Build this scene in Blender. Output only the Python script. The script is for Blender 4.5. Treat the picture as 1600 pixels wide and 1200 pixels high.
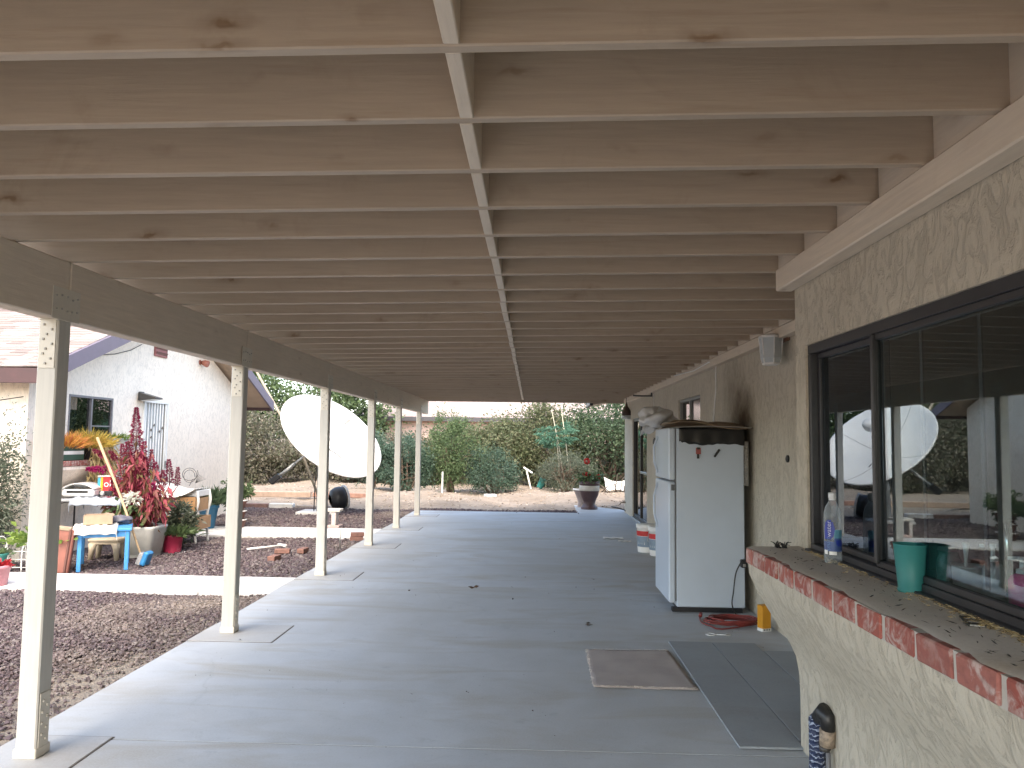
import bpy, bmesh, math, random
import numpy as np
from mathutils import Vector, Matrix
rnd = random.Random(7); RNG = np.random.default_rng(11)
R = math.radians
scene = bpy.context.scene
col = scene.collection
for o in list(bpy.data.objects): bpy.data.objects.remove(o)

# ------------------------------------------------------------------ camera
CAM_H = 1.53; YAW, PITCH, ROLL, FPX = .0305, .0746, .0135, 1200.0
def cam_axes():
    f = np.array([-math.sin(YAW), math.cos(YAW), 0]); r = np.array([math.cos(YAW), math.sin(YAW), 0]); u = np.array([0, 0, 1.])
    f2 = f*math.cos(PITCH)+u*math.sin(PITCH); u2 = u*math.cos(PITCH)-f*math.sin(PITCH)
    r3 = r*math.cos(ROLL)+u2*math.sin(ROLL); u3 = u2*math.cos(ROLL)-r*math.sin(ROLL)
    return r3, u3, f2
AR, AU, AF = cam_axes()
cd = bpy.data.cameras.new('camera'); cam = bpy.data.objects.new('camera', cd); col.objects.link(cam)
cd.sensor_fit = 'HORIZONTAL'; cd.sensor_width = 36; cd.lens = 36*FPX/1600; cd.clip_start = .05; cd.clip_end = 2000
cam.matrix_world = Matrix(((AR[0], AU[0], -AF[0], 0), (AR[1], AU[1], -AF[1], 0), (AR[2], AU[2], -AF[2], CAM_H), (0, 0, 0, 1)))
scene.camera = cam
def ray(x, y): return AF+(x-800)/FPX*AR-(y-600)/FPX*AU
def G(x, y, z=0.): d = ray(x, y); return Vector(d*((z-CAM_H)/d[2]))+Vector((0, 0, CAM_H))
def XP(x, y, X): d = ray(x, y); return Vector(d*(X/d[0]))+Vector((0, 0, CAM_H))
def YP(x, y, Y): d = ray(x, y); return Vector(d*(Y/d[1]))+Vector((0, 0, CAM_H))

# ------------------------------------------------------------------ sky, sun, exposure
SUN_EL, SUN_AZ = 52, 183          # azimuth of the sun, degrees clockwise from +Y
w = bpy.data.worlds.new('World'); scene.world = w; w.use_nodes = True
nt = w.node_tree; bg = nt.nodes['Background']
sky = nt.nodes.new('ShaderNodeTexSky'); sky.sky_type = 'NISHITA'; sky.sun_disc = False
sky.sun_elevation = R(SUN_EL); sky.sun_rotation = R(SUN_AZ); sky.air_density = .8; sky.dust_density = 2.0; sky.ozone_density = .6
nt.links.new(sky.outputs[0], bg.inputs[0]); bg.inputs[1].default_value = .15
sl = bpy.data.lights.new('sun', 'SUN'); sl.energy = .5; sl.angle = R(90); sl.color = (1, .97, .93)
so = bpy.data.objects.new('sun', sl); col.objects.link(so)
sd = Vector((math.sin(R(SUN_AZ))*math.cos(R(SUN_EL)), math.cos(R(SUN_AZ))*math.cos(R(SUN_EL)), math.sin(R(SUN_EL))))
so.rotation_euler = sd.to_track_quat('Z', 'Y').to_euler(); so.location = (0, 0, 30)
scene.view_settings.view_transform = 'Standard'; scene.view_settings.look = 'None'; scene.view_settings.gamma = 1
scene.view_settings.exposure = 2.70; scene.view_settings.use_white_balance = True; scene.view_settings.white_balance_temperature = 7700; scene.view_settings.white_balance_tint = 8
scene.render.engine = 'CYCLES'
try:
    scene.cycles.max_bounces = 8; scene.cycles.diffuse_bounces = 4; scene.cycles.transparent_max_bounces = 16
except Exception: pass

# ------------------------------------------------------------------ materials
class NT:
    def __init__(s, name):
        s.m = bpy.data.materials.new(name); s.m.use_nodes = True; s.t = s.m.node_tree
        s.p = s.t.nodes['Principled BSDF']; s.out = s.t.nodes['Material Output']
        s.pos = s.t.nodes.new('ShaderNodeNewGeometry')
    def n(s, k, **kw):
        a = s.t.nodes.new(k)
        for q, v in kw.items(): setattr(a, q, v)
        return a
    def l(s, a, b): s.t.links.new(a, b)
    def map(s, sc=(1, 1, 1), src=None, loc=(0, 0, 0)):
        a = s.n('ShaderNodeMapping'); a.inputs['Scale'].default_value = sc; a.inputs['Location'].default_value = loc
        s.l(src or s.pos.outputs['Position'], a.inputs[0]); return a.outputs[0]
    def noise(s, scale, detail=4, sc=(1, 1, 1), rough=.55, dist=0., src=None):
        a = s.n('ShaderNodeTexNoise'); a.inputs['Scale'].default_value = scale; a.inputs['Detail'].default_value = detail
        a.inputs['Roughness'].default_value = rough; a.inputs['Distortion'].default_value = dist
        s.l(s.map(sc, src), a.inputs['Vector']); return a.outputs['Fac']
    def voro(s, scale, sc=(1, 1, 1), out='Distance', src=None, feature='F1'):
        a = s.n('ShaderNodeTexVoronoi', feature=feature); a.inputs['Scale'].default_value = scale
        s.l(s.map(sc, src), a.inputs['Vector']); return a.outputs[out]
    def ramp(s, f, pts):
        a = s.n('ShaderNodeValToRGB'); e = a.color_ramp.elements
        while len(e) < len(pts): e.new(.5)
        for i, (p, c) in enumerate(pts): e[i].position = p; e[i].color = (c, c, c, 1) if isinstance(c, (int, float)) else (*c, 1)
        s.l(f, a.inputs[0]); return a.outputs[0]
    def mix(s, f, a, b, mode='MIX'):
        q = s.n('ShaderNodeMix', data_type='RGBA', blend_type=mode)
        if isinstance(f, (int, float)): q.inputs[0].default_value = f
        else: s.l(f, q.inputs[0])
        for i, v in ((6, a), (7, b)):
            if isinstance(v, tuple): q.inputs[i].default_value = (*v, 1)
            else: s.l(v, q.inputs[i])
        return q.outputs[2]
    def math(s, op, a, b=0.):
        q = s.n('ShaderNodeMath', operation=op)
        for i, v in ((0, a), (1, b)):
            if isinstance(v, (int, float)): q.inputs[i].default_value = v
            else: s.l(v, q.inputs[i])
        return q.outputs[0]
    def base(s, c):
        if isinstance(c, tuple): s.p.inputs['Base Color'].default_value = (*c, 1)
        else: s.l(c, s.p.inputs['Base Color'])
    def rough(s, v):
        if isinstance(v, (int, float)): s.p.inputs['Roughness'].default_value = v
        else: s.l(v, s.p.inputs['Roughness'])
    def bump(s, h, strength=.3, dist=.01, prev=None):
        b = s.n('ShaderNodeBump'); b.inputs['Strength'].default_value = strength; b.inputs['Distance'].default_value = dist
        s.l(h, b.inputs['Height']); s.l(b.outputs[0], s.p.inputs['Normal']); return b
    def rand(s): return s.pos.outputs['Random Per Island']
    def orand(s): return s.n('ShaderNodeObjectInfo').outputs['Random']
def sc(c, k): return tuple(min(1, v*k) for v in c)
MATS = {}
def plain(name, c, rough=.6, var=.18, scale=14, bump=.15, bscale=120, metal=0, spec=None):
    """a colour with mottling, fine relief and slightly uneven gloss"""
    if name in MATS: return MATS[name]
    t = NT(name); f = t.noise(scale, 5); g = t.noise(scale*.23, 3)
    cc = t.mix(t.ramp(f, [(.3, 0.), (.72, 1.)]), sc(c, 1-var), sc(c, 1+var*.6)); cc = t.mix(t.ramp(g, [(.45, 0.), (.75, .5)]), cc, sc(c, 1-var*1.2))
    t.base(cc); t.rough(t.math('ADD', t.math('MULTIPLY', f, .2), rough-.1)); t.p.inputs['Metallic'].default_value = metal
    if spec is not None: t.p.inputs['Specular IOR Level'].default_value = spec
    if bump: t.bump(t.noise(bscale, 3), bump, .002)
    MATS[name] = t.m; return t.m
def painted_wood(name, c, axis=0, knots=.95):
    t = NT(name); g = [14, 14, 14]; g[axis] = .9; k = [8.2, 8.2, 8.2]; k[axis] = 2.6
    grain = t.noise(4, 6, tuple(g), .6, .4); big = t.noise(1.1, 3)
    cc = t.mix(t.ramp(grain, [(.3, 0.), (.7, 1.)]), sc(c, .90), sc(c, 1.06))
    cc = t.mix(t.ramp(big, [(.4, 0.), (.7, .45)]), cc, sc(c, .86))
    warp = t.noise(7, 3); wv = t.n('ShaderNodeVectorMath', operation='ADD'); t.l(t.pos.outputs['Position'], wv.inputs[0])
    cmb = t.n('ShaderNodeVectorMath', operation='SCALE'); t.l(warp, cmb.inputs[0]); cmb.inputs[3].default_value = .12; t.l(cmb.outputs[0], wv.inputs[1])
    v = t.voro(1.0, tuple(k), src=wv.outputs[0])
    kn = t.ramp(v, [(.06, 1.), (.12, .35), (.28, 0.)]); gate = t.ramp(t.noise(1.9, 2), [(.42, 0.), (.60, 1.)])
    cc = t.mix(t.math('MULTIPLY', t.math('MULTIPLY', kn, gate), knots), cc, (c[0]*.42, c[1]*.3, c[2]*.2))
    s2 = [9, 9, 9]; s2[axis] = .6
    streak = t.ramp(t.noise(3.1, 4, tuple(s2)), [(.60, 0.), (.72, 1.)])
    cc = t.mix(t.math('MULTIPLY', streak, .3*knots), cc, (c[0]*.62, c[1]*.5, c[2]*.38))
    smud = t.ramp(t.noise(2.6, 6, (1, 1, 1), .7, 1.2), [(.56, 0.), (.70, 1.)]); cc = t.mix(t.math('MULTIPLY', smud, .28*knots), cc, (c[0]*.66, c[1]*.56, c[2]*.46))
    cc = t.mix(t.math('MULTIPLY', t.orand(), .16), cc, sc(c, .72))
    t.base(cc); t.rough(.62); t.bump(grain, .3, .004); MATS[name] = t.m; return t.m
def stucco(name, c, relief=.6, dirt=.25, soot=None):
    t = NT(name)
    n1 = t.noise(16, 6, (1, 1, .55), .62, 1.6); n2 = t.noise(70, 3); big = t.noise(.9, 4)
    lay = t.ramp(n1, [(.40, 0.), (.50, .75), (.62, 1.)])
    cc = t.mix(lay, sc(c, .87), sc(c, 1.04)); cc = t.mix(t.ramp(big, [(.42, 0.), (.75, dirt)]), cc, (c[0]*.66, c[1]*.6, c[2]*.52))
    cr = t.ramp(t.noise(24, 5, (1, 1, .4), .7, 3.), [(.30, 1.), (.36, 0.)]); cc = t.mix(t.math('MULTIPLY', cr, .22), cc, sc(c, .55))
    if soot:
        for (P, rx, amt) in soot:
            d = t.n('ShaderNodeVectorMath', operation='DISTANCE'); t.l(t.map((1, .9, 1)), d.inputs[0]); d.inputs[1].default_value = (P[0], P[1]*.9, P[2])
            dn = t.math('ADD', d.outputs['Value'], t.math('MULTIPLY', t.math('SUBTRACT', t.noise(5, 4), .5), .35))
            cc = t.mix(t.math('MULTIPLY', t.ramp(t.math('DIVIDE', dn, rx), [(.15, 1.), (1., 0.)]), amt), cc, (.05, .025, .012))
    t.base(cc); t.rough(.92); t.p.inputs['Specular IOR Level'].default_value = .15
    h = t.math('ADD', lay, t.math('MULTIPLY', n2, .35)); t.bump(h, relief, .008); MATS[name] = t.m; return t.m
def concrete(name, c, stain=.5):
    t = NT(name); f = t.noise(3, 6, rough=.6); g = t.noise(90, 4); st = t.noise(1.0, 5, (.7, 2.6, 1), .6, .8)
    cc = t.mix(t.ramp(f, [(.3, 0.), (.7, 1.)]), sc(c, .88), sc(c, 1.08))
    cc = t.mix(t.math('MULTIPLY', t.ramp(st, [(.5, 0.), (.68, 1.)]), stain), cc, (c[0]*.80, c[1]*.70, c[2]*.58))
    st2 = t.noise(2.2, 6, (1, 1.6, 1), .7, 1.5); cc = t.mix(t.math('MULTIPLY', t.ramp(st2, [(.6, 0.), (.72, 1.)]), stain*.8), cc, sc(c, .66))
    st3 = t.noise(.35, 5, (1, .8, 1), .6, .6); cc = t.mix(t.math('MULTIPLY', t.ramp(st3, [(.45, 0.), (.62, 1.)]), stain*.7), cc, (c[0]*.80, c[1]*.74, c[2]*.66))
    wp = t.n('ShaderNodeVectorMath', operation='ADD'); t.l(t.pos.outputs['Position'], wp.inputs[0]); wq = t.n('ShaderNodeVectorMath', operation='SCALE'); wq.inputs[3].default_value = .5; wn = t.n('ShaderNodeTexNoise'); wn.inputs['Scale'].default_value = 1.6; wn.inputs['Detail'].default_value = 6; t.l(t.pos.outputs['Position'], wn.inputs['Vector']); t.l(wn.outputs['Color'], wq.inputs[0]); t.l(wq.outputs[0], wp.inputs[1])
    ck = t.ramp(t.voro(.42, out='Distance', src=wp.outputs[0], feature='DISTANCE_TO_EDGE'), [(.0015, 1.), (.005, 0.)]); cc = t.mix(t.math('MULTIPLY', t.math('MULTIPLY', ck, t.ramp(t.noise(.5, 3), [(.5, 0.), (.58, 1.)])), .22), cc, sc(c, .5))
    sp = t.ramp(t.noise(38, 3), [(.66, 0.), (.71, 1.)]); cc = t.mix(t.math('MULTIPLY', sp, .35), cc, sc(c, .5))
    cc = t.mix(t.math('MULTIPLY', t.ramp(g, [(.35, 0.), (.65, 1.)]), .22), cc, sc(c, 1.25))
    t.base(cc); t.rough(t.math('ADD', t.math('MULTIPLY', f, .3), .5)); t.bump(t.math('ADD', g, t.math('MULTIPLY', f, .6)), .22, .003); MATS[name] = t.m; return t.m
def leafmat(name, cols, trans=.3, rough=.5):
    t = NT(name); n = len(cols); cc = t.ramp(t.rand(), [(i/max(1, n-1), c) for i, c in enumerate(cols)])
    big = t.noise(1.4, 3); cc = t.mix(t.ramp(big, [(.4, 0.), (.7, .5)]), cc, t.mix(1., cc, (.62, .66, .5), 'MULTIPLY'))
    t.base(cc); t.rough(rough); t.p.inputs['Specular IOR Level'].default_value = .3
    tr = t.n('ShaderNodeBsdfTranslucent'); t.l(cc, tr.inputs[0]); mx = t.n('ShaderNodeMixShader'); mx.inputs[0].default_value = trans
    t.l(t.p.outputs[0], mx.inputs[1]); t.l(tr.outputs[0], mx.inputs[2]); t.l(mx.outputs[0], t.out.inputs[0]); MATS[name] = t.m; return t.m
def islands(name, cols, rough=.9, bump=.5, bscale=80, big=None):
    t = NT(name); n = len(cols); cc = t.ramp(t.rand(), [(i/max(1, n-1), c) for i, c in enumerate(cols)])
    if big: cc = t.mix(t.ramp(t.noise(big[0], 4), [(big[1], 0.), (big[2], big[4])]), cc, big[3])
    t.base(cc); t.rough(rough); t.p.inputs['Specular IOR Level'].default_value = .2
    if bump: t.bump(t.noise(bscale, 3), bump, .004)
    MATS[name] = t.m; return t.m
def glass(name, tint, ior=1.5, gloss=(1, 1, 1), rough=0.0):
    t = NT(name); tr = t.n('ShaderNodeBsdfTransparent'); tr.inputs[0].default_value = (*tint, 1)
    gl = t.n('ShaderNodeBsdfGlossy'); gl.inputs[0].default_value = (*gloss, 1); gl.inputs['Roughness'].default_value = rough
    wv = t.n('ShaderNodeBump'); wv.inputs['Strength'].default_value = .02; wv.inputs['Distance'].default_value = .01; t.l(t.noise(2.0, 1), wv.inputs['Height']); t.l(wv.outputs[0], gl.inputs['Normal'])
    fr = t.n('ShaderNodeFresnel'); iv = t.n('ShaderNodeMix'); t.l(t.pos.outputs['Backfacing'], iv.inputs[0]); iv.inputs[2].default_value = ior; iv.inputs[3].default_value = 1/ior; t.l(iv.outputs[0], fr.inputs[0]); mx = t.n('ShaderNodeMixShader')
    t.l(fr.outputs[0], mx.inputs[0]); t.l(tr.outputs[0], mx.inputs[1]); t.l(gl.outputs[0], mx.inputs[2]); t.l(mx.outputs[0], t.out.inputs[0]); MATS[name] = t.m; return t.m

PAINT = (.475, .382, .294); POSTC = (.57, .545, .49); STUC = (.53, .48, .395)
wood_x = painted_wood('beige_painted_rafter', PAINT, 0); wood_y = painted_wood('beige_painted_beam', (.70, .60, .485), 1, .5); wood_z = painted_wood('cream_painted_post', POSTC, 2, .22)
steelp = plain('cream_painted_steel', (.64, .59, .50), .45, .06, 20, .05)
boltm = plain('bolt_grey', (.42, .39, .34), .5, .2, 60, 0)
conc = concrete('patio_concrete', (.43, .46, .485), .85); conc_patch = concrete('patch_concrete', (.405, .415, .42), .6); walkc = concrete('walkway_concrete', (.58, .58, .57), .25)
joint = plain('joint_dirt', (.10, .085, .07), .95, .3, 40)
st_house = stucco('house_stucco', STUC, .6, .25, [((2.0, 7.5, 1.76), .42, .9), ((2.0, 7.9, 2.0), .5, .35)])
st_guest = stucco('guest_stucco', (.87, .775, .67), .22, .12)
dark_frame = plain('bronze_frame', (.030, .030, .034), .4, .25, 30, .05); steel = plain('worn_steel', (.45, .45, .44), .4, .2, 40, .05, metal=.8)
white_plastic = plain('white_plastic', (.78, .78, .76), .4, .05, 20, .03); white_paint = plain('white_paint', (.78, .77, .74), .5, .08, 20, .05)
black = plain('black_plastic', (.016, .016, .018), .45, .3, 30, .05); fridge_w = plain('appliance_white', (.49, .56, .645), .33, .05, 3, .06, 260)

# ------------------------------------------------------------------ mesh helpers
WORLD = {}
def wloc(o): return WORLD.get(o.name, Vector((0, 0, 0)))
def tag(o, label=None, cat=None, group=None, kind=None):
    if label: o['label'] = label
    if cat: o['category'] = cat
    if group: o['group'] = group
    if kind: o['kind'] = kind
    return o
def thing(name, loc, label, cat, group=None):
    o = bpy.data.objects.new(name, None); col.objects.link(o); o.location = loc; o.empty_display_size = .1; WORLD[o.name] = Vector(loc); return tag(o, label, cat, group)
def link(name, me, parent=None, at=(0, 0, 0)):
    """place mesh data whose local origin lies at world position `at`"""
    o = bpy.data.objects.new(name, me); col.objects.link(o); at = Vector(at); WORLD[o.name] = at
    if parent: o.parent = parent; o.location = at-wloc(parent)
    else: o.location = at
    return o
class MB:
    def __init__(s): s.v = []; s.f = []; s.mi = []; s.sm = []; s.cm = 0; s.cs = False
    def add(s, vs, fs):
        b = len(s.v); s.v += [tuple(p) for p in vs]
        for f in fs: s.f.append(tuple(b+i for i in f)); s.mi.append(s.cm); s.sm.append(s.cs)
        return s
    def box(s, x0, x1, y0, y1, z0, z1, c=0.):
        h = Vector(((x1-x0)/2, (y1-y0)/2, (z1-z0)/2)); return s.obox(((x0+x1)/2, (y0+y1)/2, (z0+z1)/2), h, None, c)
    def obox(s, ctr, h, M=None, c=0., jit=0.):
        """box of half sizes h, chamfered by c, turned by M"""
        ctr = Vector(ctr); c = min(c, min(h)*.45); vs = []; fs = []
        if c <= 0:
            vs = [Vector((sx*h[0], sy*h[1], sz*h[2])) for sx in (-1, 1) for sy in (-1, 1) for sz in (-1, 1)]
            fs = [(0, 1, 3, 2), (4, 6, 7, 5), (0, 4, 5, 1), (2, 3, 7, 6), (0, 2, 6, 4), (1, 5, 7, 3)]
        else:
            idx = {}
            for sx in (-1, 1):
                for sy in (-1, 1):
                    for sz in (-1, 1):
                        for a in range(3):
                            p = [sx*(h[0]-c), sy*(h[1]-c), sz*(h[2]-c)]; sg = (sx, sy, sz)[a]; p[a] = sg*h[a]; idx[(sx, sy, sz, a)] = len(vs); vs.append(Vector(p))
            for a in range(3):
                b, d = (a+1) % 3, (a+2) % 3
                for sg in (-1, 1):
                    q = []
                    for (u, v) in ((-1, -1), (1, -1), (1, 1), (-1, 1)):
                        k = [0, 0, 0]; k[a] = sg; k[b] = u; k[d] = v; q.append(idx[(*k, a)])
                    fs.append(tuple(q if sg > 0 else q[::-1]))
                for sb in (-1, 1):
                    for sd_ in (-1, 1):
                        k1 = [0, 0, 0]; k1[b] = sb; k1[d] = sd_; k1[a] = -1; k2 = list(k1); k2[a] = 1
                        q = [idx[(*k1, b)], idx[(*k2, b)], idx[(*k2, d)], idx[(*k1, d)]]
                        fs.append(tuple(q if sb*sd_ < 0 else q[::-1]))
            for sx in (-1, 1):
                for sy in (-1, 1):
                    for sz in (-1, 1):
                        q = [idx[(sx, sy, sz, a)] for a in range(3)]; fs.append(tuple(q if sx*sy*sz > 0 else q[::-1]))
        if jit: vs = [p+Vector((rnd.uniform(-jit, jit), rnd.uniform(-jit, jit), rnd.uniform(-jit, jit))) for p in vs]
        if M is not None: vs = [M @ p for p in vs]
        return s.add([p+ctr for p in vs], fs)
    def bar(s, a, b, wx, wz, c=0., up=(0, 0, 1)):
        a, b = Vector(a), Vector(b); d = (b-a); L = d.length; d.normalize(); x = d.cross(Vector(up))
        if x.length < 1e-4: x = d.cross(Vector((0, 1, 0)))
        x.normalize(); z = x.cross(d); M = Matrix((x, d, z)).transposed(); return s.obox((a+b)/2, (wx/2, L/2, wz/2), M, c)
    def tube(s, pts, r, n=8, cap=True, smooth=True):
        pts = [Vector(p) for p in pts]; rs = r if isinstance(r, (list, tuple)) else [r]*len(pts); vs = []; fs = []; px = None
        for i, p in enumerate(pts):
            d = (pts[min(i+1, len(pts)-1)]-pts[max(i-1, 0)]); d = d.normalized() if d.length > 1e-9 else Vector((0, 0, 1))
            if px is None: px = d.orthogonal().normalized()
            px = (px-d*px.dot(d)); px = px.normalized() if px.length > 1e-6 else d.orthogonal().normalized(); py = d.cross(px)
            for k in range(n): a = 2*math.pi*k/n; vs.append(p+(px*math.cos(a)+py*math.sin(a))*rs[i])
        for i in range(len(pts)-1):
            for k in range(n): fs.append((i*n+k, i*n+(k+1) % n, (i+1)*n+(k+1) % n, (i+1)*n+k))
        if cap: fs += [tuple(range(n))[::-1], tuple((len(pts)-1)*n+k for k in range(n))]
        o = s.cs; s.cs = smooth; s.add(vs, fs); s.cs = o; return s
    def lathe(s, prof, n=24, at=(0, 0, 0), M=None, sq=0., smooth=True, cap=True):
        """profile of (radius, height); sq>0 squares the section"""
        vs = []; fs = []; at = Vector(at)
        for (r, z) in prof:
            for k in range(n):
                a = 2*math.pi*(k+.5)/n; ca, sa = math.cos(a), math.sin(a); q = 1.
                if sq: q = (abs(ca)**(2+sq*8)+abs(sa)**(2+sq*8))**(-1/(2+sq*8))
                p = Vector((r*ca*q, r*sa*q, z)); vs.append((M @ p if M is not None else p)+at)
        for i in range(len(prof)-1):
            for k in range(n): fs.append((i*n+k, i*n+(k+1) % n, (i+1)*n+(k+1) % n, (i+1)*n+k))
        o = s.cs; s.cs = smooth; s.add(vs, fs); s.cs = False
        if cap: s.add([], []); b = len(s.v)-len(vs); s.f += [tuple(b+k for k in range(n))[::-1], tuple(b+(len(prof)-1)*n+k for k in range(n))]; s.mi += [s.cm]*2; s.sm += [False]*2
        s.cs = o; return s
    def sheet(s, fn, nu, nv, thick=0., smooth=True):
        """a cloth-like sheet fn(u,v)->point, given thickness along its normals"""
        P = [[Vector(fn(i/nu, j/nv)) for j in range(nv+1)] for i in range(nu+1)]; g = lambda i, j: i*(nv+1)+j; vs = []; N = []
        for i in range(nu+1):
            for j in range(nv+1):
                a = P[min(i+1, nu)][j]-P[max(i-1, 0)][j]; b = P[i][min(j+1, nv)]-P[i][max(j-1, 0)]; k = a.cross(b); N.append(k.normalized() if k.length > 1e-9 else Vector((0, 0, 1))); vs.append(P[i][j])
        fs = [(g(i, j), g(i+1, j), g(i+1, j+1), g(i, j+1)) for i in range(nu) for j in range(nv)]
        if thick:
            m = len(vs); vs = vs+[p-q*thick for p, q in zip(vs, N)]; fs += [tuple(m+q for q in f[::-1]) for f in fs]
            ring = [g(i, 0) for i in range(nu)]+[g(nu, j) for j in range(nv)]+[g(i, nv) for i in range(nu, 0, -1)]+[g(0, j) for j in range(nv, 0, -1)]
            for a, b in zip(ring, ring[1:]+ring[:1]): fs.append((b, a, a+m, b+m))
        o = s.cs; s.cs = smooth; s.add(vs, fs); s.cs = o; return s
    def mesh(s, name, mats, origin=(0, 0, 0)):
        me = bpy.data.meshes.new(name); ox, oy, oz = origin; me.from_pydata([(p[0]-ox, p[1]-oy, p[2]-oz) for p in s.v], [], s.f)
        for m in (mats if isinstance(mats, (list, tuple)) else [mats]): me.materials.append(m)
        me.polygons.foreach_set('material_index', s.mi); me.polygons.foreach_set('use_smooth', s.sm); me.update(); return me
    def build(s, name, mats, parent=None, origin=None):
        og = Vector(origin) if origin is not None else (wloc(parent) if parent else Vector((0, 0, 0)))
        return link(name, s.mesh(name, mats, og), parent, og)
def npmesh(name, V, F, mat, smooth=False):
    me = bpy.data.meshes.new(name); V = np.asarray(V, np.float32); F = np.asarray(F, np.int32); k = F.shape[1]
    me.vertices.add(len(V)); me.vertices.foreach_set('co', V.ravel()); me.loops.add(F.size); me.loops.foreach_set('vertex_index', F.ravel())
    me.polygons.add(len(F)); me.polygons.foreach_set('loop_start', np.arange(0, F.size, k, dtype=np.int32))
    try: me.polygons.foreach_set('loop_total', np.full(len(F), k, np.int32))
    except Exception: pass
    me.polygons.foreach_set('use_smooth', np.full(len(F), smooth)); me.materials.append(mat); me.update(calc_edges=True); me.validate(); return me
def rquat(n):
    q = RNG.normal(size=(n, 4)); q /= np.linalg.norm(q, axis=1)[:, None]; w_, x, y, z = q.T
    return np.stack([1-2*(y*y+z*z), 2*(x*y-z*w_), 2*(x*z+y*w_), 2*(x*y+z*w_), 1-2*(x*x+z*z), 2*(y*z-x*w_), 2*(x*z-y*w_), 2*(y*z+x*w_), 1-2*(x*x+y*y)], 1).reshape(n, 3, 3)
def stones(name, P, size, mat, flat=.7, parent=None):
    """angular stones, one small distorted octahedron each"""
    b = np.array([(1, 0, 0), (0, 1, 0), (-1, 0, 0), (0, -1, 0), (0, 0, 1), (0, 0, -1)], float); f = np.array([(0, 1, 4), (1, 2, 4), (2, 3, 4), (3, 0, 4), (1, 0, 5), (2, 1, 5), (3, 2, 5), (0, 3, 5)])
    n = len(P); v = b[None]*RNG.uniform(.7, 1.25, (n, 6, 1))+RNG.normal(0, .16, (n, 6, 3)); v = np.einsum('nij,nkj->nki', rquat(n), v)*np.asarray(size).reshape(-1, 1, 1); v[:, :, 2] *= flat
    V = (v+np.asarray(P)[:, None, :]).reshape(-1, 3); F = (f[None]+6*np.arange(n)[:, None, None]).reshape(-1, 3); return link(name, npmesh(name, V, F, mat), parent)
def leafmesh(name, P, D, L, W, mat, droop=.25):
    """folded rhombic leaves: at P, pointing along D, length L, width W"""
    P = np.asarray(P, float); D = np.asarray(D, float); n = len(P); D = D/np.maximum(np.linalg.norm(D, axis=1), 1e-6)[:, None]
    a = RNG.normal(size=(n, 3)); S = np.cross(D, a); S /= np.maximum(np.linalg.norm(S, axis=1), 1e-6)[:, None]; N = np.cross(S, D)
    L = np.broadcast_to(np.asarray(L, float).reshape(-1, 1), (n, 1)); W = np.broadcast_to(np.asarray(W, float).reshape(-1, 1), (n, 1))
    v = np.empty((n, 4, 3)); v[:, 0] = P; v[:, 1] = P+D*L*.45+S*W*.5+N*W*.18; v[:, 2] = P+D*L-np.array([0, 0, 1])*L*droop; v[:, 3] = P+D*L*.45-S*W*.5+N*W*.18
    F = (np.array([(0, 1, 2), (0, 2, 3)])[None]+4*np.arange(n)[:, None, None]).reshape(-1, 3); return npmesh(name, v.reshape(-1, 3), F, mat)
def wallholes(mb, axis, pos, u0, u1, z0, z1, holes, depth, sgn):
    """wall face in the plane axis=pos with real openings; reveals run `depth` inward (direction sgn)"""
    us = sorted({u0, u1, *[h[0] for h in holes], *[h[1] for h in holes]}); zs = sorted({z0, z1, *[h[2] for h in holes], *[h[3] for h in holes]})
    P = lambda d, u, z: (pos+sgn*d, u, z) if axis == 0 else (u, pos+sgn*d, z)
    for a, b in zip(us, us[1:]):
        for c, d in zip(zs, zs[1:]):
            if any(h[0] <= (a+b)/2 <= h[1] and h[2] <= (c+d)/2 <= h[3] for h in holes): continue
            mb.add([P(0, a, c), P(0, b, c), P(0, b, d), P(0, a, d)], [(0, 1, 2, 3)]); mb.add([P(depth, a, c), P(depth, b, c), P(depth, b, d), P(depth, a, d)], [(0, 1, 2, 3)])
    for (a, b, c, d) in holes+[(u0, u1, z0, z1)]:
        for (p, q) in (((a, c), (b, c)), ((b, c), (b, d)), ((b, d), (a, d)), ((a, d), (a, c))): mb.add([P(0, *p), P(0, *q), P(depth, *q), P(depth, *p)], [(0, 1, 2, 3)])
    return mb
FONT = {}
def text_mesh(txt, size, mat, depth=.0006):
    cu = bpy.data.curves.new('t', 'FONT'); cu.body = txt; cu.size = size; cu.extrude = depth; cu.resolution_u = 2; cu.align_x = 'CENTER'; cu.align_y = 'CENTER'
    o = bpy.data.objects.new('t', cu); col.objects.link(o); bpy.context.view_layer.update(); me = bpy.data.meshes.new_from_object(o.evaluated_get(bpy.context.evaluated_depsgraph_get()))
    bpy.data.objects.remove(o); bpy.data.curves.remove(cu); me.materials.clear(); me.materials.append(mat); return me

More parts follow.
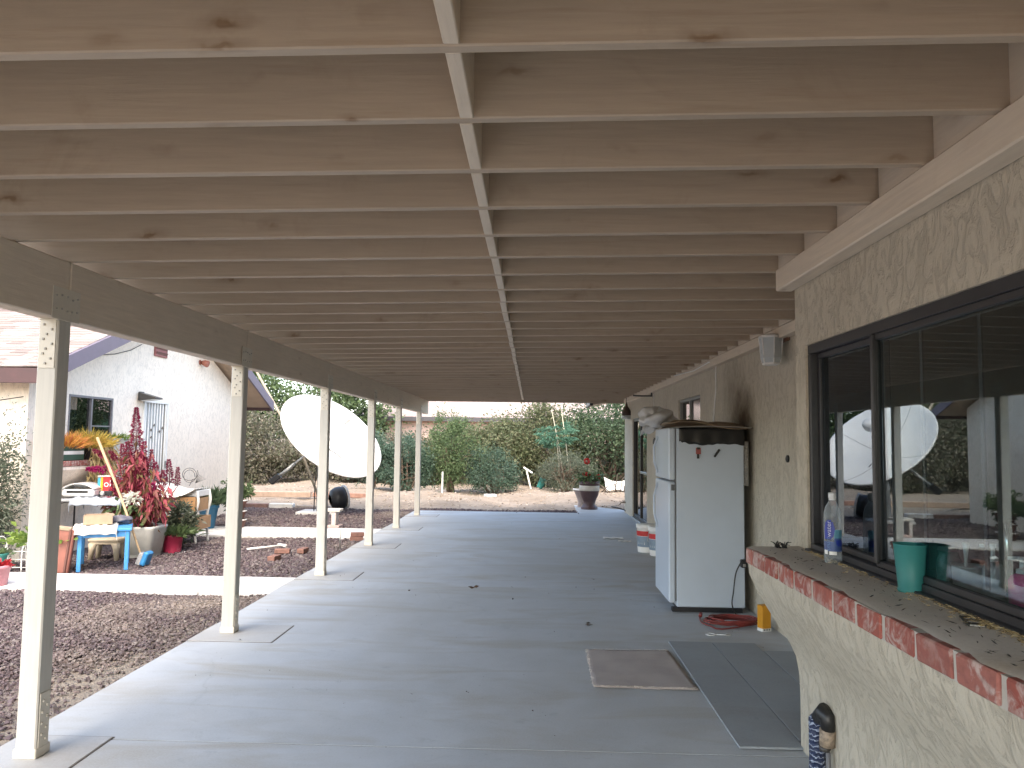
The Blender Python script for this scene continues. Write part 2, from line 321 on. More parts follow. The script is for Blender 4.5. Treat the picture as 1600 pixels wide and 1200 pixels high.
# ================================================================== THE SETTING
def gz(x, y):
    """height of the bare ground"""
    z = -.075
    if y > 17.4:
        k = min(1, (y-17.4)/1.2); z += k*(.085+.05*math.sin(x*1.1+y*.6)+.035*math.sin(x*2.7-y*1.3)+.02*math.sin(x*5.1+y*3.7))
        if y > 20: z += .10*math.exp(-((y-21.2)/1.0)**2)*(.6+.4*math.sin(x*1.7))
    return z
xs = sorted(set([-400, -200, -100, -60, -40, -25, -18]+[round(-14+.3*i, 3) for i in range(74)]+[10, 14, 20, 40, 100, 200, 400])); ys = sorted(set([-300, -100, -40, -10, 0, 6, 12, 15, 17]+[round(17.4+.25*i, 3) for i in range(52)]+[31, 33, 36, 40, 50, 70, 120, 200, 400]))
V = [(x, y, gz(x, y) if -14 <= x <= 8 and y < 30.5 else -.07) for x in xs for y in ys]; ny = len(ys)
F = [(i*ny+j, (i+1)*ny+j, (i+1)*ny+j+1, i*ny+j+1) for i in range(len(xs)-1) for j in range(ny-1)]
t = NT('yard_dirt'); a = t.noise(.8, 6); b = t.noise(9, 6); c = t.noise(60, 3)
cc = t.mix(t.ramp(a, [(.3, 0.), (.7, 1.)]), (.235, .19, .15), (.34, .285, .235)); cc = t.mix(t.ramp(b, [(.45, 0.), (.72, .6)]), cc, (.17, .135, .105)); cc = t.mix(t.ramp(c, [(.62, 0.), (.7, .6)]), cc, (.4, .36, .31))
t.base(cc); t.rough(.95); t.bump(t.math('ADD', b, t.math('MULTIPLY', c, .4)), .7, .03); t.p.inputs['Specular IOR Level'].default_value = .1
tag(link('ground', npmesh('ground', V, F, t.m, True)), kind='structure')

t = NT('gravel_bed'); a = t.noise(.7, 5); b = t.voro(55, out='Color'); b2 = t.noise(60, 4); pale = t.noise(.55, 5, rough=.65)
cc = t.mix(t.ramp(b2, [(.35, 0.), (.65, 1.)]), (.07, .055, .056), (.17, .135, .135)); cc = t.mix(t.ramp(pale, [(.52, 0.), (.72, .75)]), cc, (.26, .22, .185)); sx = t.n('ShaderNodeSeparateXYZ'); t.l(t.pos.outputs['Position'], sx.inputs[0]); ed = t.math('ADD', t.math('MULTIPLY', sx.outputs[0], .9), t.math('MULTIPLY', t.noise(1.3, 4), 1.1)); cc = t.mix(t.ramp(t.math('ADD', ed, 3.0), [(.45, 0.), (1., .9)]), cc, (.32, .275, .225)); t.base(cc); t.rough(.95); t.bump(b2, 1., .03); gravel_m = t.m
stone_m = islands('lava_stone', [(.06, .047, .053), (.095, .073, .082), (.12, .094, .104), (.14, .106, .11), (.08, .064, .074), (.22, .195, .185), (.105, .083, .093)], .95, .8, 120, (.5, .52, .72, (.29, .25, .215), .8))
beds = [(-9.5, -2.6, -3, 7.70), (-6.35, -2.6, 8.61, 12.14), (-9.5, -6.35, 8.61, 9.30), (-9.0, -2.6, 13.39, 17.45), (-2.6, .98, 16.97, 17.75)]
mb = MB()
for (x0, x1, y0, y1) in beds: mb.box(x0, x1, y0, y1, -.2, -.045)
tag(mb.build('gravel_bed', gravel_m), kind='structure')
P = []; S = []
def scatter(x0, x1, y0, y1, dens, s0, s1, zt=-.038, rows=False):
    n = int((x1-x0)*(y1-y0)*dens); q = np.stack([RNG.uniform(x0, x1, n), RNG.uniform(y0, y1, n), np.full(n, zt)], 1)
    q[:, 2] += RNG.uniform(-.006, .008, n)+.012*np.sin(q[:, 0]*2.3)*np.sin(q[:, 1]*1.9); P.append(q); S.append(RNG.uniform(s0, s1, n)*RNG.choice([.6, .8, 1, 1.25], n))
scatter(-5.0, -2.63, 3.3, 7.70, 2900, .009, .020); scatter(-9, -5.0, 5.5, 7.70, 700, .014, .028); scatter(-2.95, -2.5, 3.3, 16.9, 200, .006, .013, -.03)
scatter(-6.3, -2.63, 8.61, 12.12, 1200, .013, .025); scatter(-9.4, -6.3, 8.61, 9.28, 600, .014, .026); scatter(-8.9, -2.63, 13.42, 17.42, 560, .016, .030); scatter(-2.6, .95, 17.0, 17.72, 900, .013, .028)
scatter(-6, -2.63, -1, 3.3, 300, .014, .028)
P = np.concatenate(P); S = np.concatenate(S); kp = RNG.random(len(P)) > np.clip((P[:, 0]+3.35+.25*np.sin(P[:, 1]*1.7)+.15*np.sin(P[:, 1]*4.1))/.75, 0, 1)*.8*(P[:, 1] < 7.2); P = P[kp]; S = S[kp]; tag(stones('lava_rock_gravel', P, S, stone_m), 'loose purple-grey lava rock gravel spread between the walkways', 'gravel', kind='stuff')
# pebbles and litter over the dirt yard
n = 2600; q = np.stack([RNG.uniform(-9, 4, n), RNG.uniform(17.6, 26, n), np.zeros(n)], 1); q[:, 2] = [gz(x, y)+.004 for x, y, _ in q]
tag(stones('dirt_clods', q, RNG.uniform(.008, .035, n), islands('dirt_clod', [(.24, .19, .14), (.36, .30, .24), (.45, .41, .36), (.18, .13, .10)], .95, .6)), 'small clods and pebbles lying over the bare dirt yard', 'pebbles', kind='stuff')

# ---- patio slab: separate pours with open joints
patio = thing('patio', (0, 0, 0), None, None); tag(patio, kind='structure')
MB().box(-2.585, 2.02, -3.0, 16.88, -.22, -.003).build('slab_base', joint, patio)
yj = [-3.0, -.2, 3.945, 8.02, 12.10, 16.88]
for a, b in zip(yj, yj[1:]):
    MB().box(-2.6, 2.06, a+.005, b-.005, -.18, 0, 0).build('slab_panel', conc, patio)
MB().box(.98, 2.06, 16.888, 19.2, -.18, -.004, .006).build('slab_panel', conc, patio)
POSTS = [1.24, 3.677, 6.067, 8.653, 11.157, 13.379, 15.731]
for i, y in enumerate(POSTS):
    x1 = -1.95 if i != 1 else -2.12
    MB().box(-2.598, x1, y-.24, y+.30, -.02, .0016).build('footing_joint', joint, patio)
    MB().box(-2.604, x1-.008, y-.232, y+.292, -.02, .0040+.001*(i % 2), .003).build('footing_patch', conc_patch, patio)
walk = thing('walkway', (-4, 8.1, -.1), None, None); tag(walk, kind='structure')
MB().box(-8.9, -2.62, 7.75, 8.56, -.16, -.03).build('walkway_base', joint, walk)
xx = [-9.0, -7.75, -6.55, -5.42, -4.22, -3.35, -2.607]
for a, b in zip(xx, xx[1:]): MB().box(a+.004, b-.004, 7.72, 8.59, -.14, -.008+rnd.uniform(-.003, .003), .008).build('walkway_panel', walkc, walk)
walk2 = thing('walkway', (-4.4, 12.8, -.1), None, None); tag(walk2, kind='structure')
MB().box(-6.25, -2.62, 12.2, 13.3, -.16, -.03).build('walkway_base', joint, walk2)
for (a, b) in ((-6.29, -4.5), (-4.5, -2.607)):
    for (c, d) in ((12.16, 12.72), (12.72, 13.37)): MB().box(a+.004, b-.004, c+.006, d-.006, -.14, -.006+rnd.uniform(-.004, .003), .008).build('walkway_panel', walkc, walk2)

# ================================================================== PATIO COVER
cover = thing('patio_cover', (-2.39, 3.7, 0), 'long beige timber patio cover on square posts with closely spaced rafters', 'patio cover')
rz = lambda x: 2.440+.017*(x+.1)          # underside of the rafters
RH, RT = .235, .038
def rafter_mesh(x0, x1, nm):
    mb = MB(); n = 1; c = .004
    prof = lambda x: [(x, -RT/2+c, rz(x)), (x, RT/2-c, rz(x)), (x, RT/2, rz(x)+c), (x, RT/2, rz(x)+RH), (x, -RT/2, rz(x)+RH), (x, -RT/2, rz(x)+c)]
    mb.add(prof(x0)+prof(x1), [(i, (i+1) % 6, 6+(i+1) % 6, 6+i) for i in range(6)]+[(5, 4, 3, 2, 1, 0), (6, 7, 8, 9, 10, 11)]); return mb.mesh(nm, wood_x)
XL = -2.80; short = rafter_mesh(XL, 1.352, 'rafter_short'); full = rafter_mesh(XL, 1.985, 'rafter')
ry = [1.72+.4065*k for k in range(-10, 38)]
for k, y in enumerate(ry):
    o = link('rafter', short if y < 4.06 else full, cover, (0, y, 0)); o.rotation_euler = (rnd.uniform(-.006, .006), rnd.uniform(-.0006, .0006), rnd.uniform(-.0015, .0015))
mbk = MB(); L = .4065-RT-.002
mbk.box(-.0195, .0195, 0, L, .001, RH-.004, .003); blk = mbk.mesh('blocking', wood_y)
for k, y in enumerate(ry[:-1]):
    x = -.205-.0045*max(0, y-2)+rnd.uniform(-.004, .004); o = link('blocking', blk, cover, (x, y+RT/2+.001, rz(x)+rnd.uniform(-.002, .001)))
    # block against the wall plate, and dark bird-block over the beam
    xb = 1.325 if y+.2 < 4.06 else 1.96
    link('blocking', blk, cover, (xb, y+RT/2+.001, rz(xb)+.002))
mb = MB(); mb.add([(XL, -2.9, rz(XL)+RH+.003), (1.99, -2.9, rz(1.99)+RH+.003), (1.99, 16.86, rz(1.99)+RH+.003), (XL, 16.86, rz(XL)+RH+.003)]+[(XL, -2.9, rz(XL)+RH+.03), (1.99, -2.9, rz(1.99)+RH+.03), (1.99, 16.86, rz(1.99)+RH+.03), (XL, 16.86, rz(XL)+RH+.03)], [(3, 2, 1, 0), (4, 5, 6, 7), (0, 1, 5, 4), (1, 2, 6, 5), (2, 3, 7, 6), (3, 0, 4, 7)])
mb.build('roof_deck', painted_wood('deck_underside', sc(PAINT, .95), 1, .3), cover)
MB().box(XL, 1.99, 16.865, 16.90, rz(-2.8)-.004, rz(2)+RH+.05, .004).build('fascia', wood_x, cover)
# beam in lengths butted over posts
BX0, BX1 = -2.44, -2.345; PB = 2.103; BT = rz(-2.4)-.002
cuts = [-2.9, POSTS[1]+.07, POSTS[2]+.06, POSTS[3]+.05, POSTS[5]+.05, 16.83]
for i, (a, b) in enumerate(zip(cuts, cuts[1:])):
    d = rnd.uniform(-.003, .003); MB().box(BX0+d, BX1+d, a+.0015, b-.0015, PB, BT, .006).build('beam', wood_y, cover)
# wall plate under the rafters: deep one along the bumped-out kitchen wall, slim one along the long wall
MB().box(1.275, 1.362, -2.9, 4.085, 2.345, rz(1.275)-.002, .006).build('wall_plate', wood_y, cover)
MB().box(1.94, 2.015, 4.09, 16.86, 2.385, rz(1.94)-.002, .005).build('wall_plate', wood_y, cover)
# posts
pm = MB().box(-.05, .05, -.05, .05, .03, PB-.002, .006).mesh('post', wood_z)
cm = MB(); cm.box(-.056, .056, -.056, .056, .004, .050, .004); cm.box(.0505, .0545, -.036, .036, .045, .30, .001)
for k in range(8): cm.obox((.056, (-.016 if k % 2 else .016)+rnd.uniform(-.004, .004), .08+k*.026), (.004, .006, .006), None, .002)
collar = cm.mesh('base_bracket', steelp)
sm = MB(); sm.box(-.040, .040, -.0545, -.0505, PB-.245, PB-.004, .0015)
sm.cm = 1
for k in range(9): sm.obox(((-.020, .022, -.004)[k % 3]+rnd.uniform(-.004, .004), -.0565, PB-.03-k*.024), (.0055, .004, .0055), None, .002)
strap = sm.mesh('cap_strap', [steelp, boltm])
pl = MB(); pl.box(.0495, .0535, -.11, .11, PB-.004, PB+.155, .0015); pl.box(-.05, .05, -.06, .06, PB-.006, PB-.0005)
pl.cm = 1
for k in range(10): pl.obox((.0555, -.085+(k % 5)*.042+rnd.uniform(-.006, .006), PB+.045+(k//5)*.065+rnd.uniform(-.008, .008)), (.0035, .005, .005), None, .002)
plate = pl.mesh('beam_plate', [steelp, boltm])
for i, y in enumerate(POSTS):
    p = link('post', pm, cover, (-2.39, y+.05, 0)); p.rotation_euler = (rnd.uniform(-.002, .002), rnd.uniform(-.003, .003), rnd.uniform(-.02, .02))
    for nm, me in (('base_bracket', collar), ('cap_strap', strap), ('beam_plate', plate)): link(nm, me, p, (-2.39, y+.05, 0))

# ================================================================== MAIN HOUSE (right)
BXW, BY, WX = 1.365, 4.055, 2.02
house = thing('house', (2.2, 8, 0), 'tan stucco house along the right with brick-silled kitchen window', 'house')
WIN = (1.25, 3.912, 1.012, 2.033)
mb = MB(); wallholes(mb, 0, BXW, -2.9, BY, -.1, 2.70, [WIN], .14, 1); mb.box(BXW+.002, WX+.3, BY-.14, BY, -.1, 2.70); mb.build('wall', st_house, house)
SL = (13.95, 15.95, .04, 2.03); SW = (9.46, 10.89, 1.72, 2.135)
mb = MB(); wallholes(mb, 0, WX, BY+.001, 17.35, -.1, 2.66, [SL, SW], .14, 1); mb.box(WX+.001, 9, 17.21, 17.35, -.1, 2.66); mb.build('wall', st_house, house)
# unseen house roof slab added to block light; eave and gutter show past cover
mb = MB(); mb.add([(1.40, -4, 2.74), (10, -4, 4.4), (10, 16.8, 4.4), (1.40, 16.8, 2.74), (1.40, -4, 2.80), (10, -4, 4.5), (10, 16.8, 4.5), (1.40, 16.8, 2.80)], [(0, 3, 2, 1), (4, 5, 6, 7), (0, 1, 5, 4), (2, 3, 7, 6), (3, 0, 4, 7), (1, 2, 6, 5)]); mb.build('roof', plain('roof_brown', (.25, .2, .17), .9), house)
mb = MB(); mb.add([(1.28, 16.91, 2.36), (6, 16.91, 3.3), (6, 18.0, 3.3), (1.28, 18.0, 2.36), (1.28, 16.91, 2.52), (6, 16.91, 3.46), (6, 18.0, 3.46), (1.28, 18.0, 2.52)], [(0, 3, 2, 1), (4, 5, 6, 7), (0, 1, 5, 4), (2, 3, 7, 6), (3, 0, 4, 7), (1, 2, 6, 5)]); mb.build('eave', wood_x, house)
MB().box(1.20, 1.275, 16.92, 18.1, 2.34, 2.44, .01).build('gutter', dark_frame, house)
# sloped stucco apron under the brick sill
SX0, SZ0, SZ1 = 1.095, .922, 1.004
mb = MB(); nseg = 26; ya = np.linspace(-2.9, BY-.004, nseg+1); prof = [(SX0+.012, SZ0-.001), (SX0+.018, SZ0-.05), (1.145, .79), (1.205, .69), (1.265, .60), (1.313, .525), (1.343, .46), (1.358, .38), (1.3635, .28)]
vs = []
for y in ya:
    for i, (x, z) in enumerate(prof): vs.append((x+rnd.uniform(-.003, .003)*(0 < i < 7), y, z+rnd.uniform(-.003, .003)*(0 < i < 7)))
m = len(prof); fs = [(i*m+k, i*m+k+1, (i+1)*m+k+1, (i+1)*m+k) for i in range(nseg) for k in range(m-1)]
mb.cs = True; mb.add(vs, fs); mb.cs = False
for y in (ya[0], ya[-1]): mb.add([(x, y, z) for x, z in prof]+[(1.364, y, SZ0-.001)], [tuple(range(m+1))])
mb.build('apron', st_house, house)
# brick sill: single bricks round the front edge, mortar bed smeared over the top
sill = MB().box(SX0+.007, 1.362, -2.9, BY-.002, SZ0, SZ1-.004).build('brick_sill', concrete('mortar', (.46, .43, .39), .5), house)
t = NT('sill_brick'); rr = t.orand(); cc = t.ramp(rr, [(0, (.30, .075, .055)), (.35, (.36, .10, .075)), (.7, (.27, .085, .07)), (1, (.40, .15, .12))])
wear = t.ramp(t.noise(13, 5, (1, 1, 1), .65, 1.), [(.46, 0.), (.60, 1.)]); gate = t.ramp(t.noise(2.6, 2), [(.34, 0.), (.50, 1.)])
cc = t.mix(t.math('MULTIPLY', t.math('MULTIPLY', wear, gate), .8), cc, (.52, .42, .38)); cc = t.mix(t.ramp(t.noise(45, 4), [(.4, 0.), (.7, .4)]), cc, (.16, .06, .05)); t.base(cc); t.rough(.9); t.bump(t.noise(60, 4), .5, .003); brick_m = t.m
yb = BY-.002; lens = [.105, .195, .205, .2, .21, .2, .195, .205, .2, .2]
bm_ = [MB().obox((0, 0, 0), (.048, .0915, .0385), None, .005, .0018).mesh('brick', brick_m) for _ in range(5)]
hb = MB().obox((0, 0, 0), (.048, .047, .0385), None, .005, .0018).mesh('brick_half', brick_m); k = 0
while yb > -2.7:
    L = lens[k] if k < len(lens) else .205; me = hb if L < .15 else bm_[k % 5]
    o = link('brick', me, sill, (SX0+.048+rnd.uniform(-.003, .003), yb-L/2, (SZ0+SZ1)/2+rnd.uniform(-.003, .001))); o.rotation_euler = (rnd.uniform(-.01, .01), 0, rnd.uniform(-.012, .012)); yb -= L+.006; k += 1
# mortar skim over brick tops, uneven inner edge
mb = MB(); n = 60
for i in range(n):
    y0 = -2.9+(BY-.006+2.9)*i/n; y1 = -2.9+(BY-.006+2.9)*(i+1)/n
    f = lambda y, j: SX0+.022+.010*math.sin(y*9+j)+.007*math.sin(y*31)
    z = lambda y, s: SZ1+.0035+.0016*math.sin(y*14+s*3)
    mb.cs = True; mb.add([(f(y0, 0), y0, z(y0, 0)-.006), (f(y0, 0)+.02, y0, z(y0, 0)), (1.25, y0, z(y0, 1)), (1.364, y0, z(y0, 2)+.006), (f(y1, 0), y1, z(y1, 0)-.006), (f(y1, 0)+.02, y1, z(y1, 0)), (1.25, y1, z(y1, 1)), (1.364, y1, z(y1, 2)+.006)], [(0, 1, 5, 4), (1, 2, 6, 5), (2, 3, 7, 6)])
mb.build('mortar_skim', concrete('mortar_top', (.55, .51, .47), .9), house)
# kitchen window
win = MB(); y0, y1, z0, z1 = WIN; fx0, fx1 = BXW+.012, BXW+.085
for (a, b, c, d) in ((y0, y1, z0, z0+.035), (y0, y1, z1-.045, z1), (y1-.04, y1, z0+.035, z1-.045), (y0, y0+.04, z0+.035, z1-.045)): win.box(fx0, fx1, a+.001, b-.001, c, d, .003)
win.box(fx0-.030, fx0+.03, y0+.002, y1-.002, z0-.004, z0+.010, .003)
window = win.build('window', dark_frame, house)
MY = 3.165
def sash(ya_, yb_, x, nm, wd=.026):
    s = MB()
    for (a, b, c, d) in ((ya_, yb_, z0+.036, z0+.036+wd), (ya_, yb_, z1-.045-wd, z1-.045), (ya_, ya_+wd, z0+.036+wd, z1-.045-wd), (yb_-wd, yb_, z0+.036+wd, z1-.045-wd)): s.box(x, x+.026, a, b, c, d, .003)
    return s.build(nm, dark_frame, window)
sash(MY-.022, y1-.042, BXW+.046, 'sliding_sash'); sash(y0+.042, MY+.022, BXW+.018, 'fixed_sash')
MB().box(BXW+.006, BXW+.022, MY-.010, MY+.014, z0+.05, z1-.045, .003).build('meeting_rail', dark_frame, window)
gm = glass('window_glass', (.74, .82, .84), 1.62, (.9, .97, 1)); gm2 = glass('sliding_glass', (.40, .46, .50), 1.6, (.8, .9, 1))
def pane(x, a, b, c, d, m, nm='pane', par=window): return MB().box(x, x+.004, a, b, c, d).build(nm, m, par)
pane(BXW+.057, MY+.005, y1-.065, z0+.058, z1-.068, gm2); pane(BXW+.029, y0+.065, MY-.002, z0+.058, z1-.068, gm)
for yy in (1.62, 2.05, 2.46, 2.83): MB().box(BXW+.040, BXW+.046, yy-.009, yy+.009, z0+.08, z1-.075).build('muntin', dark_frame, window)
# added half-clear dark sheet behind the sliding pane, standing in for the dark inside
t = NT('dark_sheet'); tr = t.n('ShaderNodeBsdfTransparent'); mx = t.n('ShaderNodeMixShader'); mx.inputs[0].default_value = .38; t.base((.05, .055, .06)); t.l(tr.outputs[0], mx.inputs[1]); t.l(t.p.outputs[0], mx.inputs[2]); t.l(mx.outputs[0], t.out.inputs[0])
MB().box(BXW+.075, BXW+.0755, MY+.02, y1-.05, z0+.06, z1-.055).build('dark_sheet', t.m, window)
# kitchen behind the glass
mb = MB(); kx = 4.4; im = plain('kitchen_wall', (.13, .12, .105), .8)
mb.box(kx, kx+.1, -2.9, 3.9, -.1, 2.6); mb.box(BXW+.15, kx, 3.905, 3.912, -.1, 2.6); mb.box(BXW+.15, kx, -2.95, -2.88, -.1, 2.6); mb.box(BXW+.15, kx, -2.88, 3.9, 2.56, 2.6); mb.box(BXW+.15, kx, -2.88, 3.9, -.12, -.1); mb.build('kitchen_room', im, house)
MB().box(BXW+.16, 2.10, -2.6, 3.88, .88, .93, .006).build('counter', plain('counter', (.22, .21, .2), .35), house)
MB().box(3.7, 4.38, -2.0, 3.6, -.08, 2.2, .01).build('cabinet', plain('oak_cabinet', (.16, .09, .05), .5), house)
# sliding door and high window in the long wall
def framed(nm, Y0, Y1, Z0, Z1, x, fm, splits, pm_, fw=.05):
    mb = MB()
    for (a, b, c, d) in ((Y0, Y1, Z0, Z0+fw), (Y0, Y1, Z1-fw, Z1), (Y0, Y0+fw, Z0+fw, Z1-fw), (Y1-fw, Y1, Z0+fw, Z1-fw)): mb.box(x, x+.06, a+.001, b-.001, c+.001, d-.001, .004)
    for s_ in splits: mb.box(x, x+.055, s_-fw/2, s_+fw/2, Z0+fw, Z1-fw, .003)
    o = mb.build(nm, fm, house); e = [Y0+fw]+splits+[Y1-fw]
    for i, (a, b) in enumerate(zip(e, e[1:])): MB().box(x+.025+.012*(i % 2), x+.030+.012*(i % 2), a+fw/2-.01, b-fw/2+.01, Z0+fw-.01, Z1-fw+.01).build('pane', pm_[i], o)
    return o
dglass = glass('dark_glass', (.05, .05, .06), 1.5)
sd_ = framed('sliding_door', *SL, WX+.02, dark_frame, [14.95], [dglass, dglass], .06)
MB().box(WX+.008, WX+.03, 14.02, 14.95, .95, .99, .003).build('push_bar', steel, sd_)
MB().box(WX-.03, WX+.02, 13.93, 15.97, -.01, .04, .005).build('threshold', steel, house)
framed('high_window', *SW, WX+.02, plain('grey_frame', (.3, .3, .29), .5), [10.2], [glass('frosted', (.5, .52, .5), 1.5, (1, 1, 1), .15), dglass], .035)
MB().box(WX+.16, WX+.2, 9.3, 16.1, -.1, 2.6).build('room_backing', plain('curtain_grey', (.36, .35, .33), .9), house)

# ================================================================== GUEST HOUSE (left)
GX, GY0, GY1, GR = -6.30, 9.36, 16.45, 12.92          # gable wall plane, near and far wall, ridge
guest = thing('guest_house', (-8, 12.9, -.06), 'white stucco gabled house with shingle roof and barred security door', 'house')
SLP = .40; rtop = lambda y: 3.93-SLP*abs(y-GR)         # top of the roof
gw = (10.19, 11.28, 1.20, 2.09); gd = (12.16, 12.99, .02, 2.13)
mb = MB(); wallholes(mb, 0, GX, GY0, GY1, -.1, 2.12, [(gw[0], gw[1], gw[2], 2.09), (gd[0], gd[1], gd[2], 2.115)], .14, -1)
wt = lambda y: rtop(y)-.17
mb.add([(GX, GY0, 2.12), (GX, GY1, 2.12), (GX, GY1, wt(GY1)), (GX, GR, wt(GR)), (GX, GY0, wt(GY0))], [(0, 1, 2, 3, 4)])
mb.add([(GX-.1401, GY0, -.1), (-13, GY0, -.1), (-13, GY0, wt(GY0)), (GX-.1401, GY0, wt(GY0))], [(0, 1, 2, 3)]); mb.add([(GX-.1401, GY1, -.1), (-13, GY1, -.1), (-13, GY1, wt(GY1)), (GX-.1401, GY1, wt(GY1))], [(0, 1, 2, 3)]); mb.add([(GX-.14, GY0, -.1), (GX-.14, GY1, -.1), (GX-.14, GY1, 2.5), (GX-.14, GY0, 2.5)], [])
mb.add([(GX-.0005, GY0, 2.121), (GX-.1399, GY0, 2.121), (GX-.1399, GY0, wt(GY0)), (GX-.0005, GY0, wt(GY0))], [(0, 1, 2, 3)]); mb.build('wall', st_guest, guest)
MB().box(-9.5, -6.46, GY0+.1, GY1-.1, -.1, -.05).build('floor', im, guest); MB().box(-7.6, -7.5, GY0+.05, GY1-.05, -.1, 2.6).build('room_backing', plain('guest_room', (.10, .10, .10), .9), guest)
RX = -5.86; EY0, EY1 = 8.93, 16.93
wood_sof = plain('soffit_tan', (.46, .34, .25), .8, .12, 5); fas = plain('fascia_mauve', (.15, .12, .155), .6, .12, 8); fas_r = plain('fascia_maroon', (.06, .026, .027), .6, .2, 8)
deck = MB()
for (ya, yb) in ((EY0, GR), (EY1, GR)):
    deck.add([(RX, ya, rtop(ya)-.02), (RX, yb, rtop(yb)-.02), (-13, yb, rtop(yb)-.02), (-13, ya, rtop(ya)-.02), (RX, ya, rtop(ya)-.12), (RX, yb, rtop(yb)-.12), (-13, yb, rtop(yb)-.12), (-13, ya, rtop(ya)-.12)], [(0, 1, 2, 3), (4, 7, 6, 5), (0, 4, 5, 1), (0, 3, 7, 4)])
roof = deck.build('roof', wood_sof, guest)
for (ya, yb) in ((EY0-.02, GR), (EY1+.02, GR)):
    mb = MB(); mb.add([(RX+.002, ya, rtop(ya)+.018), (RX+.002, yb, rtop(yb)+.018), (RX+.002, yb, rtop(yb)-.19), (RX+.002, ya, rtop(ya)-.19), (RX+.04, ya, rtop(ya)+.018), (RX+.04, yb, rtop(yb)+.018), (RX+.04, yb, rtop(yb)-.19), (RX+.04, ya, rtop(ya)-.19)], [(0, 1, 2, 3), (4, 7, 6, 5), (0, 4, 5, 1), (2, 6, 7, 3), (0, 3, 7, 4)]); mb.build('rake_fascia', fas, roof)
MB().box(-13, RX-.003, EY0-.035, EY0-.002, rtop(EY0)-.19, rtop(EY0)-.01, .003).build('fascia', fas_r, roof)
MB().box(-13, RX-.003, EY1+.002, EY1+.035, rtop(EY1)-.19, rtop(EY1)-.01, .003).build('fascia', fas_r, roof)
t = NT('shingle'); cc = t.ramp(t.orand(), [(0, (.15, .115, .105)), (.3, (.23, .18, .165)), (.6, (.30, .25, .235)), (.85, (.19, .155, .145)), (1, (.33, .28, .265))]); cc = t.mix(t.ramp(t.noise(150, 3), [(.4, 0.), (.65, .4)]), cc, (.34, .30, .28)); t.base(cc); t.rough(.95); t.bump(t.noise(160, 3), .6, .003); shin = t.m
th = math.atan(SLP); Mx = Matrix.Rotation(th, 3, 'X'); rows = []; ex = .143
sv = [MB().obox((0, 0, 0), (w_/2-.002, .105, .006), Mx @ Matrix.Rotation(-.055, 3, 'X'), 0, .0015).mesh('shingle', shin) for w_ in (.22, .33, .28)]
wd = (.22, .33, .28); cand = []
for r_ in range(30):
    y = EY0-.02+.10+r_*ex*math.cos(th); x = RX-rnd.uniform(0, .04)
    while x > -10.2:
        k = rnd.randrange(3); cand.append((x-wd[k]/2, y, rtop(y)+.012, k)); x -= wd[k]
cand.sort(key=lambda c: (c[0]**2+c[1]**2)); vis = [c for c in cand if c[2] < 3.75]
for (x, y, z, k) in vis[:300]: link('shingle', sv[k], roof, (x, y, z+rnd.uniform(0, .004)))
rest = vis[300:]; mb = MB()
for (x, y, z, k) in rest: mb.obox((x, y, z), (wd[k]/2-.002, .105, .006), Mx @ Matrix.Rotation(-.055, 3, 'X'))
far_shin = islands('shingle_mix', [(.15, .115, .105), (.23, .18, .165), (.30, .25, .235), (.19, .155, .145), (.33, .28, .265)], .95, .6, 160)
for r_ in range(30):
    y = EY0+.08+r_*ex*math.cos(th); mb.obox((-11.6, y, rtop(y)+.012), (1.35, .105, .006), Mx @ Matrix.Rotation(-.055, 3, 'X'))
    y2 = 2*GR-y; mb.obox(((RX-13)/2, y2, rtop(y2)+.012), ((RX+13)/2, .105, .006), Matrix.Rotation(-th+.055, 3, 'X'))
tag(mb.build('shingle_field', far_shin, roof), kind='stuff')
# gable vent, window, barred door
v = MB().box(GX+.001, GX+.03, 12.42, 12.84, 2.86, 3.04, .004).build('vent', plain('vent_red', (.30, .10, .09), .6), guest)
for k in range(2): MB().obox((GX+.036, 12.63, 2.91+k*.085), (.004, .185, .028), Matrix.Rotation(.5, 3, 'Y'), .001).build('louver', plain('vent_dark', (.16, .07, .065), .6), v)
fr = MB(); a, b, c, d = gw; fw = .035; gfm = plain('grey_aluminium', (.17, .16, .17), .45)
for q in ((a, b, c, c+fw), (a, b, d-fw, d), (a, a+fw, c+fw, d-fw), (b-fw, b, c+fw, d-fw), ((a+b)/2-.02, (a+b)/2+.02, c+fw, d-fw)): fr.box(GX-.05, GX+.006, q[0]+.001, q[1]-.001, q[2]+.001, q[3]-.001, .003)
gwin = fr.build('window', gfm, guest); gg = glass('guest_glass', (.35, .40, .42), 1.9)
MB().box(GX-.03, GX-.026, a+fw, (a+b)/2-.02, c+fw, d-fw).build('pane', gg, gwin); MB().box(GX-.022, GX-.018, (a+b)/2+.02, b-fw, c+fw, d-fw).build('pane', gg, gwin)
MB().box(GX-.017, GX-.010, (a+b)/2+.02, b-fw, 1.66, 1.68).build('sash_rail', gfm, gwin)
MB().sheet(lambda u, v_: (GX-.16+.03*math.sin(u*38), a+.03+u*.40, c+v_*(d-c)), 40, 2).build('curtain', plain('curtain', (.30, .28, .32), .9), gwin)
mb = MB(); mb.lathe([(.04, 0), (.04, .003)], 16, (GX-.0165, (a+b)/2+.09, 1.52), Matrix.Rotation(math.pi/2, 3, 'Y')); mb.build('sticker', plain('pink_sticker', (.62, .25, .32), .5), gwin)
